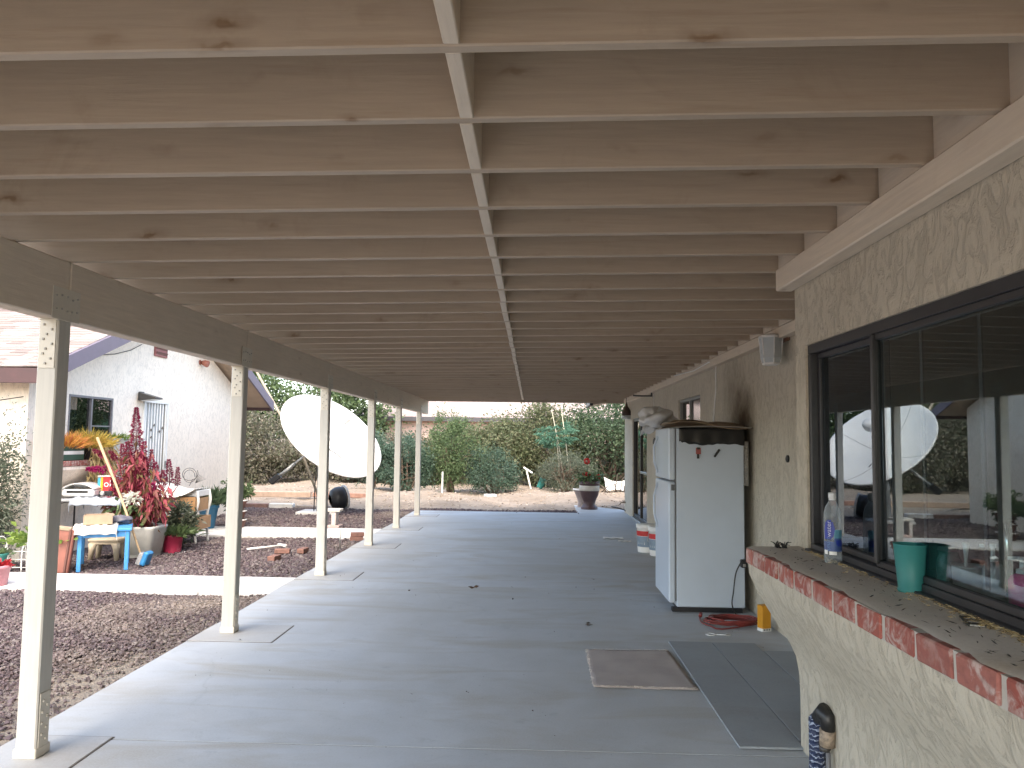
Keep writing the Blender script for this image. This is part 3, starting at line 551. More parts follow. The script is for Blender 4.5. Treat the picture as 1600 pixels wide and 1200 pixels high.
# brick-capped sill under that window
gs = MB(); y0s, y1s = 9.55, 11.45; gs.add([(GX+.001, y0s, .72), (GX+.02, y0s, .72), (-5.96, y0s, 1.09), (-5.96, y0s, 1.13), (GX+.001, y0s, 1.13), (GX+.001, y1s, .72), (GX+.02, y1s, .72), (-5.96, y1s, 1.09), (-5.96, y1s, 1.13), (GX+.001, y1s, 1.13)], [(0, 1, 2, 3, 4), (9, 8, 7, 6, 5), (0, 5, 6, 1), (1, 6, 7, 2), (2, 7, 8, 3), (3, 8, 9, 4)])
gsill = gs.build('sill_apron', st_guest, guest)
gb = MB().obox((0, 0, 0), (.17, .0975, .035), None, .005, .0015).mesh('brick', brick_m); y = y0s+.1
while y < y1s: link('brick', gb, gsill, (GX+.178, y, 1.168)); y += .203
dr = MB(); a, b, c, d = gd
for q in ((a, b, c, c+.05), (a, b, d-.05, d-.001), (a, a+.045, c+.05, d-.05), (b-.045, b, c+.05, d-.05)): dr.box(GX-.01, GX+.025, q[0], q[1], q[2], q[3], .003)
door = dr.build('security_door', white_paint, guest)
MB().box(GX-.09, GX-.05, a+.01, b-.01, c, d-.01).build('door_leaf', plain('door_leaf', (.50, .51, .50), .6, .1, 6), door)
for k in range(8):
    y = a+.085+k*(b-a-.17)/7; MB().tube([(GX+.008, y, c+.04), (GX+.008, y, d-.04)], .011, 6).build('bar', white_paint, door)
for (y, z, s_) in ((12.36, 1.62, 1), (12.52, 1.70, -1), (12.64, 1.60, 1), (12.44, 1.5, -1), (12.74, 1.66, 1)):
    MB().tube([(GX+.03, y, z), (GX+.034, y+.03*s_, z+.03), (GX+.03, y+.055*s_, z+.012), (GX+.03, y+.03*s_, z-.012)], [.004, .012, .01, .002], 6).build('scroll_leaf', plain('old_bronze', (.16, .14, .12), .5), door)
MB().box(GX+.025, GX+.06, b-.075, b-.05, 1.0, 1.12, .004).build('handle', steel, door)
MB().box(GX+.002, GX+.5, 12.02, 13.1, -.08, .0, .01).build('door_step', walkc, guest)
# flood lamp, red corner lamp
fl = thing('wall_floodlight', (GX, 12.05, 2.08), 'dark slanted flood lamp on the white wall above the barred door', 'wall lamp')
dkg = plain('dark_bronze', (.055, .05, .045), .45, .3, 20, .05)
mb = MB(); mb.box(GX+.001, GX+.05, 11.98, 12.10, 2.10, 2.24, .01); mb.build('mount', dkg, fl)
mb = MB(); mb.add([(GX+.05, 11.93, 2.22), (GX+.05, 12.17, 2.22), (GX+.30, 12.17, 2.15), (GX+.30, 11.93, 2.15), (GX+.05, 11.93, 2.10), (GX+.05, 12.17, 2.10), (GX+.32, 12.17, 2.13), (GX+.32, 11.93, 2.13)], [(0, 1, 2, 3), (0, 4, 5, 1), (1, 5, 6, 2), (2, 6, 7, 3), (3, 7, 4, 0), (4, 7, 6, 5)]); mb.build('housing', dkg, fl)
MB().add([(GX+.07, 11.95, 2.096), (GX+.07, 12.15, 2.096), (GX+.29, 12.15, 2.122), (GX+.29, 11.95, 2.122), (GX+.07, 11.95, 2.090), (GX+.07, 12.15, 2.090), (GX+.29, 12.15, 2.116), (GX+.29, 11.95, 2.116)], [(0, 1, 2, 3), (4, 7, 6, 5), (0, 4, 5, 1), (2, 6, 7, 3), (1, 5, 6, 2), (0, 3, 7, 4)]).build('lens', white_plastic, fl)
rl = thing('corner_spotlight', (GX, 14.16, 2.93), 'small red-brown spotlight under the gable soffit', 'spotlight')
MB().lathe([(.045, 0), (.045, .02)], 12, (GX+.001, 14.16, 2.93), Matrix.Rotation(math.pi/2, 3, 'Y')).build('mount', plain('terracotta_metal', (.35, .12, .08), .5), rl); MB().lathe([(.03, 0), (.06, .06), (.065, .13), (.058, .135)], 14, (GX+.03, 14.18, 2.94), Matrix.Rotation(1.9, 3, 'Y')).build('lamp_head', MATS['terracotta_metal'], rl)
tag(MB().tube([XP(110, 577, GX+.02), XP(130, 556, GX+.03), XP(180, 553, GX+.03), XP(205, 547, GX+.03), XP(222, 538, GX+.03)], .006, 5).build('wall_cable', black), 'thin dark cable sagging across the top of the white gable wall', 'cable')

# ================================================================== FOLIAGE
def shrub(name, base, rx, ry, h, n, L, W, mat, label, cat='shrub', group=None, stems=5, low=.12, clump=26, stem_m=None, droop=.2, spread=.16, flat=None, gaps=.15):
    base = Vector(base); o = thing(name, base, label, cat, group); stem_m = stem_m or plain('twig_bark', (.13, .095, .07), .9)
    zc = h*(low+(1-low)*.5); hz = h*(1-low)*.5; C = []
    while len(C) < clump:
        q = RNG.normal(size=3); q /= np.linalg.norm(q); r_ = RNG.uniform(.45, 1.0)**.6; f = 1+.18*math.sin(q[0]*5+base.x)+.14*math.sin(q[2]*6+base.y)
        C.append((q[0]*rx*r_*f, q[1]*ry*r_*f, zc+q[2]*hz*r_*f))
    C = np.array(C); wts = RNG.uniform(.5, 1.5, len(C)); idx = RNG.choice(len(C), n, p=wts/wts.sum()); sp = spread*np.array([rx, ry, hz*1.2])*RNG.uniform(.7, 1.5, (len(C), 1))[idx]
    Pt = C[idx]+RNG.normal(size=(n, 3))*sp; Pt[:, 2] = np.clip(Pt[:, 2], .02, None); D = (Pt-np.array([0, 0, zc]))/np.array([rx, ry, hz]); D = D/np.maximum(np.linalg.norm(D, axis=1), .05)[:, None]*.8+RNG.normal(size=(n, 3))*.75; D[:, 2] += .25
    me = leafmesh('crown', Pt, D, RNG.uniform(.6, 1.3, n)*L, RNG.uniform(.6, 1.3, n)*W, mat, droop); link('crown', me, o, base)
    mb = MB()
    for k in range(stems):
        c = Vector(C[k % len(C)]); a = Vector((rnd.uniform(-.12, .12)*rx, rnd.uniform(-.12, .12)*ry, -.05)); m_ = a.lerp(c, .5)+Vector((rnd.uniform(-.1, .1)*rx, rnd.uniform(-.1, .1)*rx, .08*h)); mb.tube([base+a, base+a.lerp(m_, .5), base+m_, base+c], [.022*h+.006, .017*h+.005, .012*h+.003, .004], 6)
        for q in range(3):
            e = Vector(C[rnd.randrange(len(C))]); mb.tube([base+m_, base+m_.lerp(e, .5)+Vector((0, 0, .03)), base+e], [.009*h+.002, .006*h+.002, .002], 5)
    mb.build('stems', stem_m, o); return o
def leaves(nm, *cols, **k): return leafmat(nm, list(cols), **k)
lg_dark = leaves('leaf_dark_green', (.05, .08, .045), (.08, .12, .065), (.06, .10, .06), (.12, .165, .095))
lg_mid = leaves('leaf_mid_green', (.075, .12, .055), (.11, .165, .075), (.15, .21, .10), (.06, .10, .05))
lg_olive = leaves('leaf_olive', (.11, .13, .07), (.15, .165, .095), (.09, .12, .06), (.19, .175, .11), (.12, .16, .075))
lg_dry = leaves('leaf_dry', (.14, .135, .10), (.19, .165, .13), (.115, .13, .08), (.22, .19, .15), (.10, .12, .07))
lg_blue = leaves('leaf_blue_green', (.055, .105, .075), (.08, .14, .10), (.115, .17, .13), (.05, .095, .06))
lg_sage = leaves('leaf_sage', (.10, .13, .095), (.14, .16, .12), (.08, .11, .075), (.17, .17, .13))
lg_lime = leaves('leaf_lime', (.13, .22, .04), (.20, .28, .06), (.10, .18, .04), (.24, .30, .09))
def gpt(x, y): return (x, y, gz(x, y)-.02)
HG = 'overgrown hedge shrubs along the back fence'
for (x, y, rx, ry, h, n, m_, lb) in [
    (-15.2, 27.0, 1.9, 1.2, 2.9, 6500, lg_dry, 'dry grey-brown hedge shrub behind the end of the white gabled house'),
    (-12.6, 27.2, 1.9, 1.2, 2.55, 8000, lg_dry, 'dry brownish hedge shrub left of the satellite dish'),
    (-10.0, 26.8, 1.9, 1.2, 2.45, 8000, lg_dry, 'dry twiggy hedge shrub directly behind the satellite dish mast'),
    (-7.3, 27.2, 1.8, 1.2, 1.5, 7500, lg_dry, 'low dry hedge shrub below the pink neighbouring wall'),
    (-4.7, 27.3, 1.7, 1.2, 1.55, 7500, lg_dry, 'greyish dry hedge shrub behind the light green sapling'),
    (-2.3, 27.2, 1.8, 1.3, 1.8, 9500, lg_olive, 'olive brown hedge shrub under the dark gutter'),
    (.2, 27.0, 1.8, 1.4, 2.6, 11000, lg_olive, 'tall olive green hedge shrub behind the thin bare stakes'),
    (2.6, 26.6, 1.8, 1.4, 3.1, 11000, lg_dark, 'tall dark green hedge shrub behind the flowering urn'),
    (4.9, 26.2, 1.8, 1.4, 3.0, 7000, lg_dark, 'dark green hedge shrub beside the far house corner')]:
    shrub('hedge_shrub', gpt(x, y), rx, ry, h, int(n*1.5), .12, .066, m_, lb, 'shrub', HG, 7, .03, 60)
shrub('garden_shrub', gpt(-2.45, 22.9), .80, .62, 2.25, 9000, .095, .034, lg_mid, 'tall light green feathery shrub beside the white stake', stems=7, low=.15, clump=34)
shrub('garden_shrub', gpt(-4.75, 22.4), .70, .6, 1.45, 6500, .085, .04, lg_blue, 'blue-green bushy shrub right of the dish behind the posts', stems=6, low=.04, clump=28)
shrub('garden_shrub', gpt(-3.75, 22.6), .60, .5, 1.6, 5500, .085, .042, lg_blue, 'dense blue-green shrub left of the farthest post', stems=6, low=.04, clump=26)
shrub('garden_shrub', gpt(-1.25, 23.0), .78, .6, 1.35, 7500, .075, .026, lg_blue, 'rounded grey-green shrub in the middle of the dirt yard', stems=8, low=.08, clump=30)
shrub('garden_shrub', gpt(.88, 22.95), .85, .6, 1.12, 7500, .085, .018, lg_sage, 'wispy sage-coloured shrub left of the flowering urn', stems=16, low=.03, clump=34)
shrub('yard_tree', (-14.0, 33, -.1), 3.0, 2.2, 5.6, 15000, .20, .11, lg_mid, 'large green tree behind the white gabled house eave', 'tree', None, 6, .22, 44)
shrub('yard_tree', (-9.6, 34, -.1), 2.4, 2.0, 4.9, 15000, .20, .11, lg_mid, 'green tree rising above the satellite dish', 'tree', None, 6, .22, 40)
shrub('yard_tree', (-18.2, 31, -.1), 2.5, 2.2, 5.0, 5000, .19, .10, lg_dark, 'dark tree glimpsed beyond the white house', 'tree', None, 6, .22, 36)
# young papaya-like tree with bare stakes
pp = thing('young_tree', gpt(.75, 24.4), 'slender young tree with layered blue-green leaf fans', 'tree')
b0 = Vector(gpt(.75, 24.4)); tp = b0+Vector((-.05, 0, 1.5)); MB().tube([b0, b0+Vector((.02, 0, .8)), tp], [.03, .025, .014], 7).build('trunk', plain('pale_bark', (.30, .27, .2), .9), pp)
Pp = []; Dp = []
for k in range(26):
    an = k*2.4; el = rnd.uniform(-.15, .5); d = Vector((math.cos(an), math.sin(an), el)).normalized(); e = tp+d*rnd.uniform(.25, .62)+Vector((0, 0, rnd.uniform(-.25, .45)))
    for q in range(55): Pp.append(e+Vector((rnd.gauss(0, .10), rnd.gauss(0, .10), rnd.gauss(0, .03)))-b0); Dp.append((d.x+rnd.gauss(0, .5), d.y+rnd.gauss(0, .5), -.15+rnd.gauss(0, .2)))
link('crown', leafmesh('crown', np.array(Pp), np.array(Dp), RNG.uniform(.08, .14, len(Pp)), .04, leaves('leaf_teal', (.05, .14, .09), (.08, .19, .13), (.12, .23, .16))), pp, b0)
for (x, y, px, py, lb) in ((.98, 24.2, 862, 640, 'thin pale leaning stake, the left of two beside the young tree'), (1.12, 24.3, 878, 645, 'thin pale stake, the right of two beside the young tree')):
    bse = Vector(gpt(x, y)); top = YP(px, py, y); tag(MB().tube([bse, bse.lerp(top, .5)+Vector((.03, 0, 0)), top], [.014, .012, .009], 6).build('garden_stake', plain('pale_cane', (.5, .46, .36), .8), None, bse), lb, 'stake', 'garden stakes')
bse = Vector(gpt(-2.62, 22.0)); tag(MB().box(bse.x-.02, bse.x+.02, bse.y-.02, bse.y+.02, bse.z, bse.z+.62, .004).build('garden_stake', white_paint, None, bse), 'short white square stake in front of the light green shrub', 'stake', 'garden stakes')

# ================================================================== NEIGHBOUR HOUSE
nb = thing('neighbor_house', (2, 40, -.07), 'pale pink neighbouring house with low hipped shingle roof and dark gutter', 'house')
pink = stucco('pink_stucco', (.62, .45, .40), .3, .15); NX0, NX1, NY0, NY1 = -8.6, 16, 36.5, 46
MB().box(NX0, NX1, NY0, NY1, -.1, 2.45).build('wall', pink, nb)
mb = MB(); ov = .6; ez = 2.62; rg = 4.7; mb.add([(NX0-ov, NY0-ov, ez), (NX1+ov, NY0-ov, ez), (NX1+ov, NY1+ov, ez), (NX0-ov, NY1+ov, ez), (NX0+4.6, 41.2, rg), (NX1-4.6, 41.2, rg)], [(0, 1, 5, 4), (2, 3, 4, 5), (3, 0, 4), (1, 2, 5), (3, 2, 1, 0)])
t = NT('far_shingles'); bk = t.n('ShaderNodeTexBrick'); bk.inputs['Scale'].default_value = 1; bk.inputs['Brick Width'].default_value = .33; bk.inputs['Row Height'].default_value = .14; bk.inputs['Mortar Size'].default_value = .012
bk.inputs['Color1'].default_value = (.36, .29, .27, 1); bk.inputs['Color2'].default_value = (.29, .23, .215, 1); bk.inputs['Mortar'].default_value = (.22, .17, .16, 1); t.l(t.map((1, 1, 1)), bk.inputs['Vector']); t.base(bk.outputs[0]); t.rough(.95)
nroof = mb.build('roof', t.m, nb); MB().box(NX0-ov-.05, NX1+ov+.05, NY0-ov-.10, NY0-ov-.003, ez-.20, ez+.01, .01).build('gutter', plain('dark_gutter', (.055, .05, .058), .5), nroof)
MB().box(NX0-ov-.10, NX0-ov-.003, NY0-ov, NY1+ov, ez-.20, ez+.01, .01).build('gutter', MATS['dark_gutter'], nroof)
nw = MB().box(-8.2, -7.05, NY0-.06, NY0-.002, 1.45, 2.25, .01).build('window', dark_frame, nb); MB().box(-8.12, -7.13, NY0-.066, NY0-.061, 1.52, 2.18).build('pane', dglass, nw)
nw = MB().box(-1.5, .4, NY0-.06, NY0-.002, 1.3, 2.3, .01).build('window', dark_frame, nb); MB().box(-1.42, .32, NY0-.066, NY0-.061, 1.37, 2.23).build('pane', dglass, nw)
lampn = thing('small_dish', (-8.3, 35.75, 2.25), 'small white round dish under the neighbouring eave', 'dish'); MB().lathe([(.0, 0), (.14, .03), (.2, .08), (.19, .085), (.0, .01)], 16, (-8.3, 35.7, 2.3), Matrix.Rotation(1.3, 3, 'X'), cap=False).build('reflector', white_paint, lampn); MB().tube([(-8.3, 35.75, 2.3), (-8.3, 35.95, 2.45)], .02, 6).build('arm', steel, lampn)
# block wall along the back of the yard
fence = thing('back_wall', (-4, 29, -.1), 'low grey block wall mostly hidden behind the hedge', 'wall'); fm = concrete('block_grey', (.36, .33, .31), .5); bl = MB().obox((0, 0, 0), (.197, .07, .097), None, .006, .001).mesh('block', fm)
MB().box(-16, 8, 28.96, 29.03, -.1, 1.5).build('core', joint, fence)
for r_ in range(8):
    for k in range(36): link('block', bl, fence, (-12.2+k*.4+(r_ % 2)*.2, 28.95, .0+r_*.2))

# ================================================================== SATELLITE DISH
dn = Vector((.600, -.41, .685)).normalized(); rc = Vector((-4.24, 16.05, 1.62)); RD, DEP = 1.16, .36
du = dn.orthogonal().normalized(); dv = dn.cross(du); DM = Matrix((du, dv, dn)).transposed()
dish = thing('satellite_dish', (-4.56, 16.3, -.05), 'large white satellite dish on a mast standing in the gravel', 'satellite dish')
dish_w = plain('dish_white', (.80, .80, .78), .5, .05, 3, .05)
prof = [(RD*i/18, DEP*(i/18)**2-DEP) for i in range(1, 19)]; mb = MB()
mb.lathe([(.002, -DEP)]+prof+[(RD+.02, .0), (RD+.02, -.03), (RD, -.03)]+[(r_, z-.018) for r_, z in prof[::-1]], 56, rc, DM, cap=False); refl = mb.build('reflector', dish_w, dish)
for k in range(4):
    an = k*math.pi/2+.55; pts = [rc+DM @ Vector((r_*math.cos(an), r_*math.sin(an), z+.0025)) for r_, z in prof[3:]]; MB().tube(pts, .005, 4).build('panel_seam', plain('seam_grey', (.38, .38, .37), .6), refl)
vx = rc-dn*DEP; fp = rc+dn*.50
feed = MB().tube([vx, vx+dn*.25, fp-dn*.06], [.035, .035, .035], 10).build('feed_tube', dish_w, dish)
MB().lathe([(.05, -.16), (.085, -.12), (.115, -.08), (.12, .04), (.10, .08), (.05, .10)], 18, fp, DM).build('feed_horn', dish_w, feed)
cb = [rc+DM @ Vector((x, y, DEP*((x*x+y*y)/RD**2)-DEP+.012)) for x, y in ((.05, .04), (.12, -.10), (.25, -.22), (.30, -.38))]; MB().tube(cb, .008, 5).build('feed_cable', black, feed)
pole_b = Vector((-4.56, 16.30, -.06)); pole_t = Vector((-4.56, 16.36, 1.22)); MB().tube([pole_b, pole_t], .055, 14).build('mast', plain('galvanised', (.48, .49, .48), .45, .2, 20, .05, metal=.5), dish)
mb = MB(); mb.bar(pole_t-Vector((0, 0, .25)), vx-dn*.03, .16, .12, .01); mb.bar(vx-dn*.06-dv*.35, vx-dn*.06+dv*.35, .08, .06, .008); mb.bar(vx-dn*.06-du*.35, vx-dn*.06+du*.35, .08, .06, .008); mb.build('mount', dkg, dish)
MB().tube([pole_t-Vector((0, 0, .52)), pole_t-Vector((0, 0, .30))], .075, 12).build('mast_sleeve', black, dish)
aa = YP(476, 712, 16.3); ab = YP(436, 744, 16.3); arm = MB().tube([aa, aa.lerp(ab, .45)], .020, 8).tube([aa.lerp(ab, .4), ab], .032, 10).build('actuator_arm', MATS['galvanised'], dish)
dd = (ab-aa).normalized(); MB().bar(ab-dd*.02, ab+dd*.22, .15, .12, .015).build('actuator_motor', black, arm)
mb = MB(); mb.tube([aa, pole_t-Vector((.06, 0, .1))], .022, 7); mb.tube([aa+Vector((0, 0, .03)), vx-du*.2-dn*.05], .018, 7); mb.build('actuator_bracket', dkg, dish)
cc_ = YP(496, 760, 16.2); MB().tube([pole_t+Vector((-.08, -.03, -.2)), pole_t+Vector((-.10, -.05, -.7)), pole_b+Vector((-.09, -.04, .02))], .012, 6).build('conduit', black, dish)
MB().box(-4.95, -4.15, 15.95, 16.62, -.12, .012, .015).build('footing', walkc, dish)
lp0 = YP(474, 714, 17.0); lp1 = YP(398, 575, 17.6); tag(MB().tube([Vector((lp0.x+.45, 17.1, -.02)), lp0, lp1], .028, 8).build('leaning_pole', plain('weathered_pole', (.34, .29, .22), .9, .25)), 'long weathered wooden pole leaning behind the dish beside the eave', 'pole')
# black round planter tipped on its side by the mast
tp_ = thing('tipped_planter', (-4.28, 16.85, -.04), 'round black planter tipped on its side behind the dish mast', 'planter')
Mt = Matrix.Rotation(.62, 3, 'Z') @ Matrix.Rotation(1.42, 3, 'Y'); ctp = Vector((-4.48, 16.9, .20)); MB().lathe([(.10, 0), (.20, .05), (.245, .14), (.25, .24), (.235, .32), (.22, .32), (.225, .24), (.22, .14), (.16, .07), (.001, .05)], 24, ctp, Mt, cap=False).build('pot', black, tp_)
MB().lathe([(.237, .322), (.262, .33), (.262, .36), (.237, .365)], 24, ctp, Mt, cap=False).build('rim', plain('grey_rim', (.55, .56, .57), .5), tp_)
# little bench of a plank on blocks
bn = thing('plank_bench', (-3.75, 13.6, -.04), 'low pale plank bench on a short upright beside the third post', 'bench')
MB().box(-3.72, -3.40, 13.48, 13.75, .255, .30, .006).build('seat', plain('pale_plank', (.55, .52, .48), .8), bn); MB().box(-3.55, -3.47, 13.5, 13.7, .02, .254, .006).build('leg', plain('pale_post', (.52, .47, .45), .8), bn); MB().box(-3.70, -3.64, 13.5, 13.7, -.04, .254, .006).build('leg', MATS['pale_post'], bn)
MB().box(-3.66, -3.40, 13.46, 13.74, -.045, .019, .006).build('foot', plain('pink_block', (.50, .38, .36), .9), bn)
# timbers edging the dirt
tm = plain('old_timber', (.42, .31, .24), .9, .25, 8, .4, 60)
def timber(a, b, wd_, ht, lb, m_=tm):
    a, b = Vector(a), Vector(b); tag(MB().bar(a, b, wd_, ht, .012).build('edging_timber', m_, None, (a+b)/2), lb, 'timber', 'timbers edging the dirt yard')
pA, pB, pC = G(190*.2125+340, 560+.2125*1028), G(700*.2125+340, 560+.2125*1030), G(930*.2125+340, 560+.2125*1035)
timber((pA.x-1, pA.y, .10), (pB.x-.05, pB.y, .10), .16, .14, 'long weathered timber on the dirt left of the dish mast'); timber((pB.x, pB.y+.05, .10), (G(575, 781).x, pB.y-.1, .10), .14, .12, 'reddish timber on the dirt right of the dish mast', plain('reddish_timber', (.38, .22, .17), .9, .25))
timber((-6.9, 17.55, -.01), (-6.05, 17.5, -.01), .16, .10, 'short dark board at the gravel edge behind the second post', plain('dark_board', (.22, .13, .11), .9, .3)); timber((-6.0, 17.45, -.005), (-5.45, 17.45, -.005), .18, .12, 'pale concrete edging block at the gravel edge', walkc)
timber((-5.4, 17.5, -.02), (-4.6, 17.42, -.02), .10, .07, 'thin broken board at the gravel edge by the dish mast', plain('grey_board', (.30, .27, .25), .9, .3))
# loose bricks, pvc pieces and a tool on the gravel
cb_m = [MB().obox((0, 0, 0), (.1, .048, .03), None, .005, .002).mesh('loose_brick', plain('old_brick', (.24, .125, .10), .9, .3, 30, .4)) for _ in range(3)]
for i, (x, y, z, rz_, lb) in enumerate([(-3.33, 9.92, 0, 1.45, 'single red brick lying end-on in the gravel'), (-3.42, 10.52, 0, .15, 'pinkish brick, the left of a touching pair in the gravel'), (-3.17, 10.62, 0, 1.5, 'brick standing at the right end of the touching pair'), (-2.74, 11.95, 0, .2, 'lower brick of the small pile by the fourth post'), (-2.73, 11.97, .063, .32, 'upper brick of the small pile by the fourth post')]):
    o = link('loose_brick', cb_m[i % 3], None, (x, y, -.002+z)); o.rotation_euler = (0, 0, rz_); tag(o, lb, 'brick', 'bricks lying on the gravel')
def stick(nm, a, b, r_, m_, lb, cat): tag(MB().tube([Vector(a), Vector(b)], r_, 7).build(nm, m_, None, Vector(a)), lb, cat)
pv = thing('pvc_pipe', (-3.8, 10.8, -.03), 'white plastic pipe with a tee lying on the gravel', 'pipe'); MB().tube([(-3.95, 10.62, 0), (-3.56, 10.98, .01)], .014, 8).build('pipe', white_plastic, pv); MB().tube([(-3.66, 11.06, .01), (-3.50, 10.90, .015)], .020, 8).build('tee', white_plastic, pv)
stick('steel_rod', G(531, 857, -.02), YP(532, 828, G(531, 857, -.02).y), .010, steel, 'thin upright steel rod in the gravel beside the patio edge', 'rod')

# ================================================================== FLOOR THINGS
# three grey panels laid under the sill, carpet square beside them
pan_m = concrete('grey_panel', (.27, .30, .325), .35)
for i, (x0, x1, y0, y1, lb) in enumerate([(1.045, 1.372, 4.02, 6.07, 'long grey floor panel touching the beige carpet square'), (1.377, 1.70, 4.12, 6.06, 'grey floor panel in the middle of the three'), (1.705, 2.0, 4.10, 5.85, 'grey floor panel against the wall, nearest the refrigerator cord')][:3]):
    o = MB().box(x0, x1, y0, y1, .004, .016, .002).build('floor_panel', pan_m, None, ((x0+x1)/2, (y0+y1)/2, .004)); tag(o, lb, 'panel', 'grey panels laid on the patio under the sill')
t = NT('carpet'); f1 = t.noise(220, 4); f2 = t.noise(5, 4); cc = t.mix(t.ramp(f2, [(.4, 0.), (.65, .8)]), (.42, .37, .35), (.34, .30, .285)); cc = t.mix(t.ramp(f1, [(.35, 0.), (.65, .5)]), cc, (.46, .41, .38)); t.base(cc); t.rough(1.); t.bump(f1, .9, .006)
mat_ = thing('carpet_square', (.7, 5.38, .004), 'beige carpet offcut lying on the patio beside the grey panels', 'mat'); mb = MB()
cpx = [(.385, 4.945), (1.035, 4.93), (1.0, 5.81), (.395, 5.79)]
mb.sheet(lambda u, v_: (Vector((*cpx[0], 0)).lerp(Vector((*cpx[1], 0)), u).lerp(Vector((*cpx[3], 0)).lerp(Vector((*cpx[2], 0)), u), v_)+Vector((rnd.uniform(-.004, .004), rnd.uniform(-.004, .004), .012+.002*math.sin(u*9+v_*7)))), 20, 26, .008); mb.build('pile', t.m, mat_)
q = []
for k in range(500):
    s_ = rnd.random(); e = rnd.choice([0, 0, 3, 2]); a_, b_ = Vector((*cpx[e], .016)), Vector((*cpx[(e+1) % 4], .016)); q.append(a_.lerp(b_, s_))
link('frayed_edge', leafmesh('frayed_edge', np.array([tuple(p-Vector((.7, 5.38, .004))) for p in q]), RNG.normal(size=(500, 3))*np.array([1, 1, .2]), .016, .004, plain('carpet_thread', (.55, .5, .46), .95)), mat_, (.7, 5.38, .004))

# refrigerator
FX0, FX1, FY0, FY1 = 1.245, 1.925, 7.15, 7.93
fr_ = thing('refrigerator', (1.58, 7.5, 0), 'white top-freezer refrigerator standing against the tan wall', 'refrigerator')
MB().box(FX0+.062, FX1, FY0, FY1, .05, 1.672, .008).build('cabinet', fridge_w, fr_); MB().box(FX0+.09, FX1-.02, FY0+.015, FY1-.015, .004, .05).build('plinth', black, fr_)
MB().box(FX0+.050, FX0+.0618, FY0+.012, FY1-.012, .10, 1.665).build('gasket', plain('gasket_grey', (.16, .16, .16), .7), fr_)
d1 = MB().box(FX0-.01, FX0+.05, FY0-.004, FY1, 1.195, 1.675, .012).build('freezer_door', fridge_w, fr_); d2 = MB().box(FX0-.01, FX0+.05, FY0-.004, FY1, .085, 1.180, .012).build('fridge_door', fridge_w, fr_)
for (d_, za, zb) in ((d1, 1.24, 1.60), (d2, .70, 1.14)):
    MB().tube([(FX0-.012, FY1-.16, za), (FX0-.045, FY1-.15, za+(zb-za)*.3), (FX0-.048, FY1-.15, za+(zb-za)*.7), (FX0-.012, FY1-.16, zb)], .011, 8).build('handle', fridge_w, d_)
MB().box(FX0+.012, FX0+.045, FY0-.010, FY0-.004, 1.10, 1.155, .003).build('hinge_cap', plain('hinge_grey', (.10, .11, .12), .5), d2)
MB().box(FX0+.02, FX0+.11, FY0+.01, FY0+.07, .005, .045, .006).build('foot_bracket', black, fr_)
def wav(u): return 1.525+.004*math.sin(u*31)+.006*math.sin(u*9+1)+.012*max(0, math.sin(u*13+.4))**6+.02*(u < .04)
mb = MB(); mb.sheet(lambda u, v_: (FX0+.085+u*.60, FY0-.004-.004*math.sin(u*23)*(1-v_), wav(u)+(1.678-wav(u))*v_), 44, 6, .003)
tag(mb.build('black_sheet', plain('black_vinyl', (.012, .012, .013), .35, .3, 20, .1), None, (1.6, 7.15, 1.6)), 'torn black plastic sheet hanging over the upper side of the refrigerator', 'plastic sheet')
card = plain('cardboard', (.34, .255, .18), .9, .2, 8)
cbx = thing('cardboard_sheets', (1.62, 7.5, 1.676), 'bent cardboard sheets stacked on top of the refrigerator', 'cardboard')
for k, (x0, x1, y0, y1, z, sg) in enumerate([(1.30, 1.99, 7.09, 7.95, 1.684, .012), (1.24, 1.96, 7.12, 7.90, 1.700, .020), (1.34, 1.98, 7.2, 7.98, 1.722, .028)]):
    MB().sheet(lambda u, v_: (x0+(x1-x0)*u, y0+(y1-y0)*v_, z+sg*math.sin(u*3+k)*math.cos(v_*2.5)+.02*math.sin(u*6+v_*3)*(k > 0)), 14, 14, .005).build('sheet', card if k else plain('pale_card', (.45, .42, .38), .9), cbx)
t = NT('plastic_film'); t.base((.62, .62, .62)); t.rough(.35); t.bump(t.noise(16, 5, rough=.7), .8, .02); tr = t.n('ShaderNodeBsdfTransparent'); mx = t.n('ShaderNodeMixShader'); mx.inputs[0].default_value = .82; t.l(tr.outputs[0], mx.inputs[1]); t.l(t.p.outputs[0], mx.inputs[2]); t.l(mx.outputs[0], t.out.inputs[0]); film = t.m
def crumple(mb, c, rx, ry, rz_, seed, n=22, amp=.16):
    ph = [random.Random(seed+i).uniform(0, 6) for i in range(8)]
    def fn(u, v_):
        th_ = u*2*math.pi; f = math.pi*v_; r_ = 1+amp*math.sin(th_*3+ph[0]+f*2)+amp*.7*math.sin(f*5+ph[1]+th_*2)+amp*.45*math.sin(th_*7+ph[2])*math.sin(f*6+ph[3]); return (c[0]+rx*r_*math.sin(f)*math.cos(th_), c[1]+ry*r_*math.sin(f)*math.sin(th_), max(c[2]+rz_*r_*math.cos(f), c[2]-rz_*.8))
    return mb.sheet(fn, n*2, n)
mb = MB(); crumple(mb, (1.25, 7.86, 1.775), .19, .26, .11, 5); mb.sheet(lambda u, v_: (1.08+.30*u, 7.72+.22*v_, 1.74-.09*(1-u)+.03*math.sin(u*9+v_*5)+.02*math.sin(v_*11)), 16, 14, .002)
tag(mb.build('plastic_bag', film, None, (1.25, 7.86, 1.70)), 'crumpled clear plastic bag on the front corner of the refrigerator top', 'bag')
MB()
